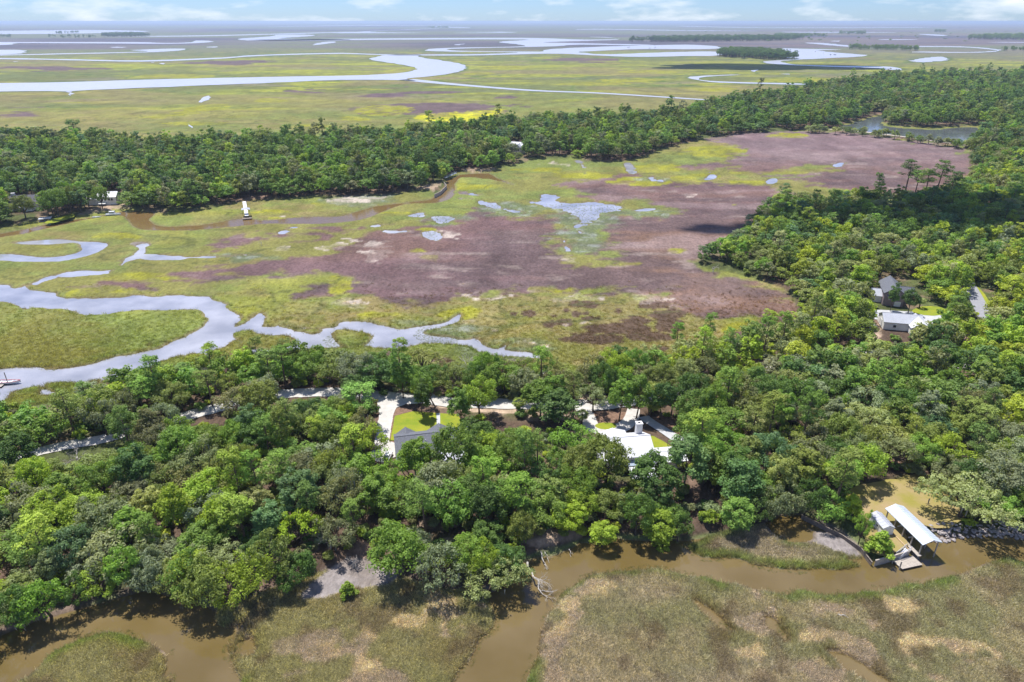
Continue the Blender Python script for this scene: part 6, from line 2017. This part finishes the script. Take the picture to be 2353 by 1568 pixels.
SB = [(1444, 109.5, 'sailing boat anchored alone in the pale far channel left of the hammock'), (1493, 111, 'sailing boat anchored in mid channel, left of a pair'), (1506, 109.5, 'sailing boat anchored in mid channel, right of a pair'), (1874, 119.5, 'white boat moored at the top of the pale anchorage'), (1892, 123, 'white boat moored in the middle of the pale anchorage'),
      (1908, 126.5, 'dark boat moored at the right of the pale anchorage, left of two'), (1918, 126.5, 'dark boat moored at the right of the pale anchorage, right of two')]
for k, (px_, py_, lab) in enumerate(SB):
    p = P(px_, py_, .8)
    o = empty('anchored_sailboat', (p.x, p.y, .8), .3 * k); tag(o, lab, 'boat', 'boats at anchor in the far channels')
    hull(o, 14, 4, 1.8, 'boat_white' if k < 5 else 'canvas_blue')
    m_ = MB(); m_.box((-1, 0, 2.2), (5, 2.2, 1.2)); m_.build('cabin', MATS['boat_white'], o)
    m_ = MB(); m_.bar((1, 0, 1.5), (1, 0, 17), .2, .12); m_.build('mast', MATS['aluminium'], o)

# --- pickup by the grey-roofed house
p = P(890, 1056, GROUND)
car = empty('parked_pickup', (p.x, p.y, GROUND + .03), 1.45); tag(car, 'white pickup truck parked at the end of the white driveway', 'truck')
m_ = MB(); m_.box((0, 0, .75), (5.4, 1.9, .62)); m_.box((1.75, 0, 1.1), (1.8, 1.8, .12)); m_.build('body', MATS['car_white'], car)
m_ = MB(); m_.add([(-.7, -.85, 1.06), (1.0, -.85, 1.06), (1.0, .85, 1.06), (-.7, .85, 1.06), (-.5, -.7, 1.72), (.45, -.7, 1.72), (.45, .7, 1.72), (-.5, .7, 1.72)], [(0, 1, 5, 4), (1, 2, 6, 5), (2, 3, 7, 6), (3, 0, 4, 7), (4, 5, 6, 7)])
cb = m_.build('cab', MATS['car_white'], car)
m_ = MB(); m_.add([(1.02, -.74, 1.12), (1.02, .74, 1.12), (.5, .62, 1.68), (.5, -.62, 1.68)], [(0, 1, 2, 3)]); m_.build('windscreen', MATS['glass'], cb)
m_ = MB(); m_.box((-1.75, 0, 1.075), (1.7, 1.6, .04)); m_.build('load_bed', MATS['float_black'], car)
for x_ in (-1.7, 1.7):
    for s in (-1, 1):
        m_ = MB(); m_.bar((x_, s * .78, .38), (x_, s * .99, .38), .38, .38, 14); m_.build('wheel', MATS['tyre'], car)

# ------------------------------------------------------------------ rock bank
def stone_mesh(seed):
    bm = bmesh.new(); bmesh.ops.create_icosphere(bm, subdivisions=1, radius=0.5)
    rg = random.Random(seed)
    for v in bm.verts:
        k = rg.uniform(.75, 1.15); v.co = Vector((v.co.x * k * 1.25, v.co.y * k, v.co.z * k * .65))
    me = bpy.data.meshes.new('stone'); bm.to_mesh(me); bm.free(); me.materials.append(MATS['stone']); return me


ST = [stone_mesh(k) for k in range(5)]
rb_px = [(2128, 1240), (2165, 1241), (2202, 1236), (2269, 1229), (2310, 1232), (2353, 1240), (2420, 1252)]
rw = [P(a, b_, 0) for a, b_ in smooth(rb_px, 6, False)]
rb = empty('rock_bank', tuple(rw[0])); tag(rb, 'bank of loose grey rubble stones along the creek right of the boathouse', 'rocks')
o0 = rw[0]
for k in range(290):
    t_ = R.random() * (len(rw) - 1.001); i = int(t_)
    p = rw[i].lerp(rw[i + 1], t_ - i)
    up_ = R.uniform(-0.8, 3.6)
    d = (rw[i + 1] - rw[i]).normalized(); nrm = Vector((-d.y, d.x, 0))
    p = p + nrm * up_
    s = R.uniform(.45, 1.15)
    z = max(-0.15, gz(p.x, p.y)) + .12 * s + (R.random() * .3)
    o = link('stone', ST[R.randrange(5)], rb)
    o.location = (p.x - o0.x, p.y - o0.y, z); o.scale = (s, s, s * R.uniform(.8, 1.2)); o.rotation_euler = (R.uniform(-.3, .3), R.uniform(-.3, .3), R.uniform(0, 6.28))

# ------------------------------------------------------------------ dead wood
for k, (px_, py_, hh, lab) in enumerate([
    (183, 1078, 8, 'bare bleached dead tree beside the left stretch of the gravel road'), (347, 1150, 7, 'bare dead branches standing in the lower left wood'), (283, 1122, 6, 'small bleached snag in the left-hand wood'),
    (430, 880, 8.5, 'bleached dead tree at the marsh edge below the river bend, left of two'), (487, 878, 8, 'bleached dead tree at the marsh edge below the river bend, right of two'), (653, 852, 9, 'dark bare tree at the marsh edge left of the tall columnar tree'),
    (708, 850, 9, 'leafless twiggy tree at the marsh edge beside the shallow river arm'), (1077, 858, 9, 'bleached dead tree between the lawn and the marsh'), (1244, 892, 7, 'forked white snag beyond the palms, left of two'), (1288, 892, 7, 'forked white snag beyond the palms, right of two'), (1181, 868, 8, 'tangled dead tree at the marsh edge beyond the road'),
    (760, 1262, 5, 'bleached dead shrub in the wood left of the grey mudflat'), (811, 1296, 4, 'driftwood branches on the grey mudflat'), (1892, 986, 8, 'twisted grey dead tree in the right-hand wood'), (1985, 1000, 8, 'bleached snag in the right-hand wood above the boathouse clearing'), (1709, 1192, 6, 'bare dead branches on the shaded bank above the grassy bar'),
    (1639, 622, 5, 'bleached driftwood at the tip of the wooded point'), (1955, 740, 8, 'dead grey tree left of the garage'), (2040, 880, 7, 'small snag in the wood below the garage'), (600, 560, 3, 'low dead shrub on the pale marsh patch'), (2010, 1075, 7, 'crooked bare limb tree behind the boathouse clearing')]):
    p = P(px_, py_, LAND_Z)
    o = link('dead_tree', DEAD[k % 3]); o.location = (p.x, p.y, gz(p.x, p.y) - .1); s = hh / 8 * 1.1; o.scale = (s, s, s); o.rotation_euler = (0, 0, R.uniform(0, 6.28))
    tag(o, lab, 'dead tree')


def log(px0, px1, z0, z1, r, label, seed, kids=True, name='fallen_log'):
    a = P(*px0, z0); b_ = P(*px1, z1)
    rg = np.random.RandomState(seed); mb = MB()
    o = Vector(a)
    pts = limb(mb, (0, 0, 0), b_ - a, r, r * .45, rg, .03, 6, 7)
    if kids:
        for k in range(kids):
            s = pts[3 + k % 4]
            d = (b_ - a).normalized() + Vector((rg.uniform(.2, 1.2), rg.uniform(-.5, .6), rg.uniform(-.05, .35)))
            grow(mb, s, d, (b_ - a).length * .24, r * .36, 3, rg, .5)
    ob = mb.build(name, MATS['dead_wood']); ob.location = a
    return tag(ob, label, 'fallen tree')


log((1212, 1292), (1244, 1362), 2.2, .35, .26, 'large bleached fallen tree with fanned branches lying in the creek', 3, 5, 'fallen_tree')
log((1243, 1268), (1257, 1310), 1.4, .05, .16, 'bare grey log slanting into the creek, left of a close pair', 5, 1)
log((1252, 1268), (1262, 1294), 1.3, .1, .1, 'thinner bare log slanting into the creek, right of a close pair', 6, 1)
log((1308, 1262), (1312, 1280), 1.0, .05, .1, 'short bleached branch at the water below the sandy bank', 8, 1)
log((1925, 1411), (1950, 1420), .7, .6, .12, 'tan driftwood pole lying on the right foreground marsh', 9, 0)
log((826, 846), (860, 847), .75, .7, .13, 'pale log lying at the marsh edge left of the tall columnar tree', 10, 0)
tr = P(1134, 1352, 1.0)
plant_tree('open_oak_tree', SPREAD[0], (tr.x, tr.y, 0.9), 0.78, 0.75, 1.0, jitter_tint(TINT['pale'], R, .05), 'sprawling pale green tree with grey limbs leaning over the creek beside the fallen tree', 'tree')

# ------------------------------------------------------------------ clouds overhead that shade parts of the wood and marsh
def cloud(px_, py_, rx, ry, seed, label):
    g = P(px_, py_, 0); zc = 950.0
    c = g + Vector((sun_dir.x / sun_dir.z * zc, sun_dir.y / sun_dir.z * zc, zc))
    rg = random.Random(seed)
    bm = bmesh.new()
    for k in range(26):
        a = rg.uniform(0, 6.283); r = math.sqrt(rg.random())
        s = rg.uniform(.22, .42)
        m4 = Matrix.Translation((math.cos(a) * r * rx * .8, math.sin(a) * r * ry * .8, rg.uniform(0, .25) * rx)) @ Matrix.Diagonal((rx * s, ry * s, rx * s * .6, 1))
        bmesh.ops.create_icosphere(bm, subdivisions=2, radius=1.0, matrix=m4)
    me = bpy.data.meshes.new('cloud'); bm.to_mesh(me); bm.free(); me.materials.append(MATS['cloud'])
    o = link('cloud', me); o.location = c
    return tag(o, label, None, None, 'structure')


cloud(2200, 520, 105, 42, 1, 'white cumulus cloud high above the right-hand wood')
cloud(1700, 528, 34, 16, 2, 'small white cumulus cloud high above the purple marsh')
cloud(1740, 153, 330, 130, 3, 'broad white cumulus cloud high above the far marsh')

# ------------------------------------------------------------------ haze
hm = bpy.data.materials.new('haze'); hm.use_nodes = True
t = hm.node_tree; t.nodes.clear()
ho = N(t, 'ShaderNodeOutputMaterial'); hv = N(t, 'ShaderNodeVolumePrincipled')
hv.inputs['Color'].default_value = (0.66, 0.80, 1.0, 1)
hv.inputs['Density'].default_value = 6.0e-5
hv.inputs['Anisotropy'].default_value = 0.2
t.links.new(hv.outputs['Volume'], ho.inputs['Volume'])
m_ = MB(); m_.box((0, 29000, 59.0), (130000, 64000, 122.0))
hz = m_.build('haze', hm)
tag(hz, 'thin pale summer haze over the whole marsh', None, None, 'stuff')
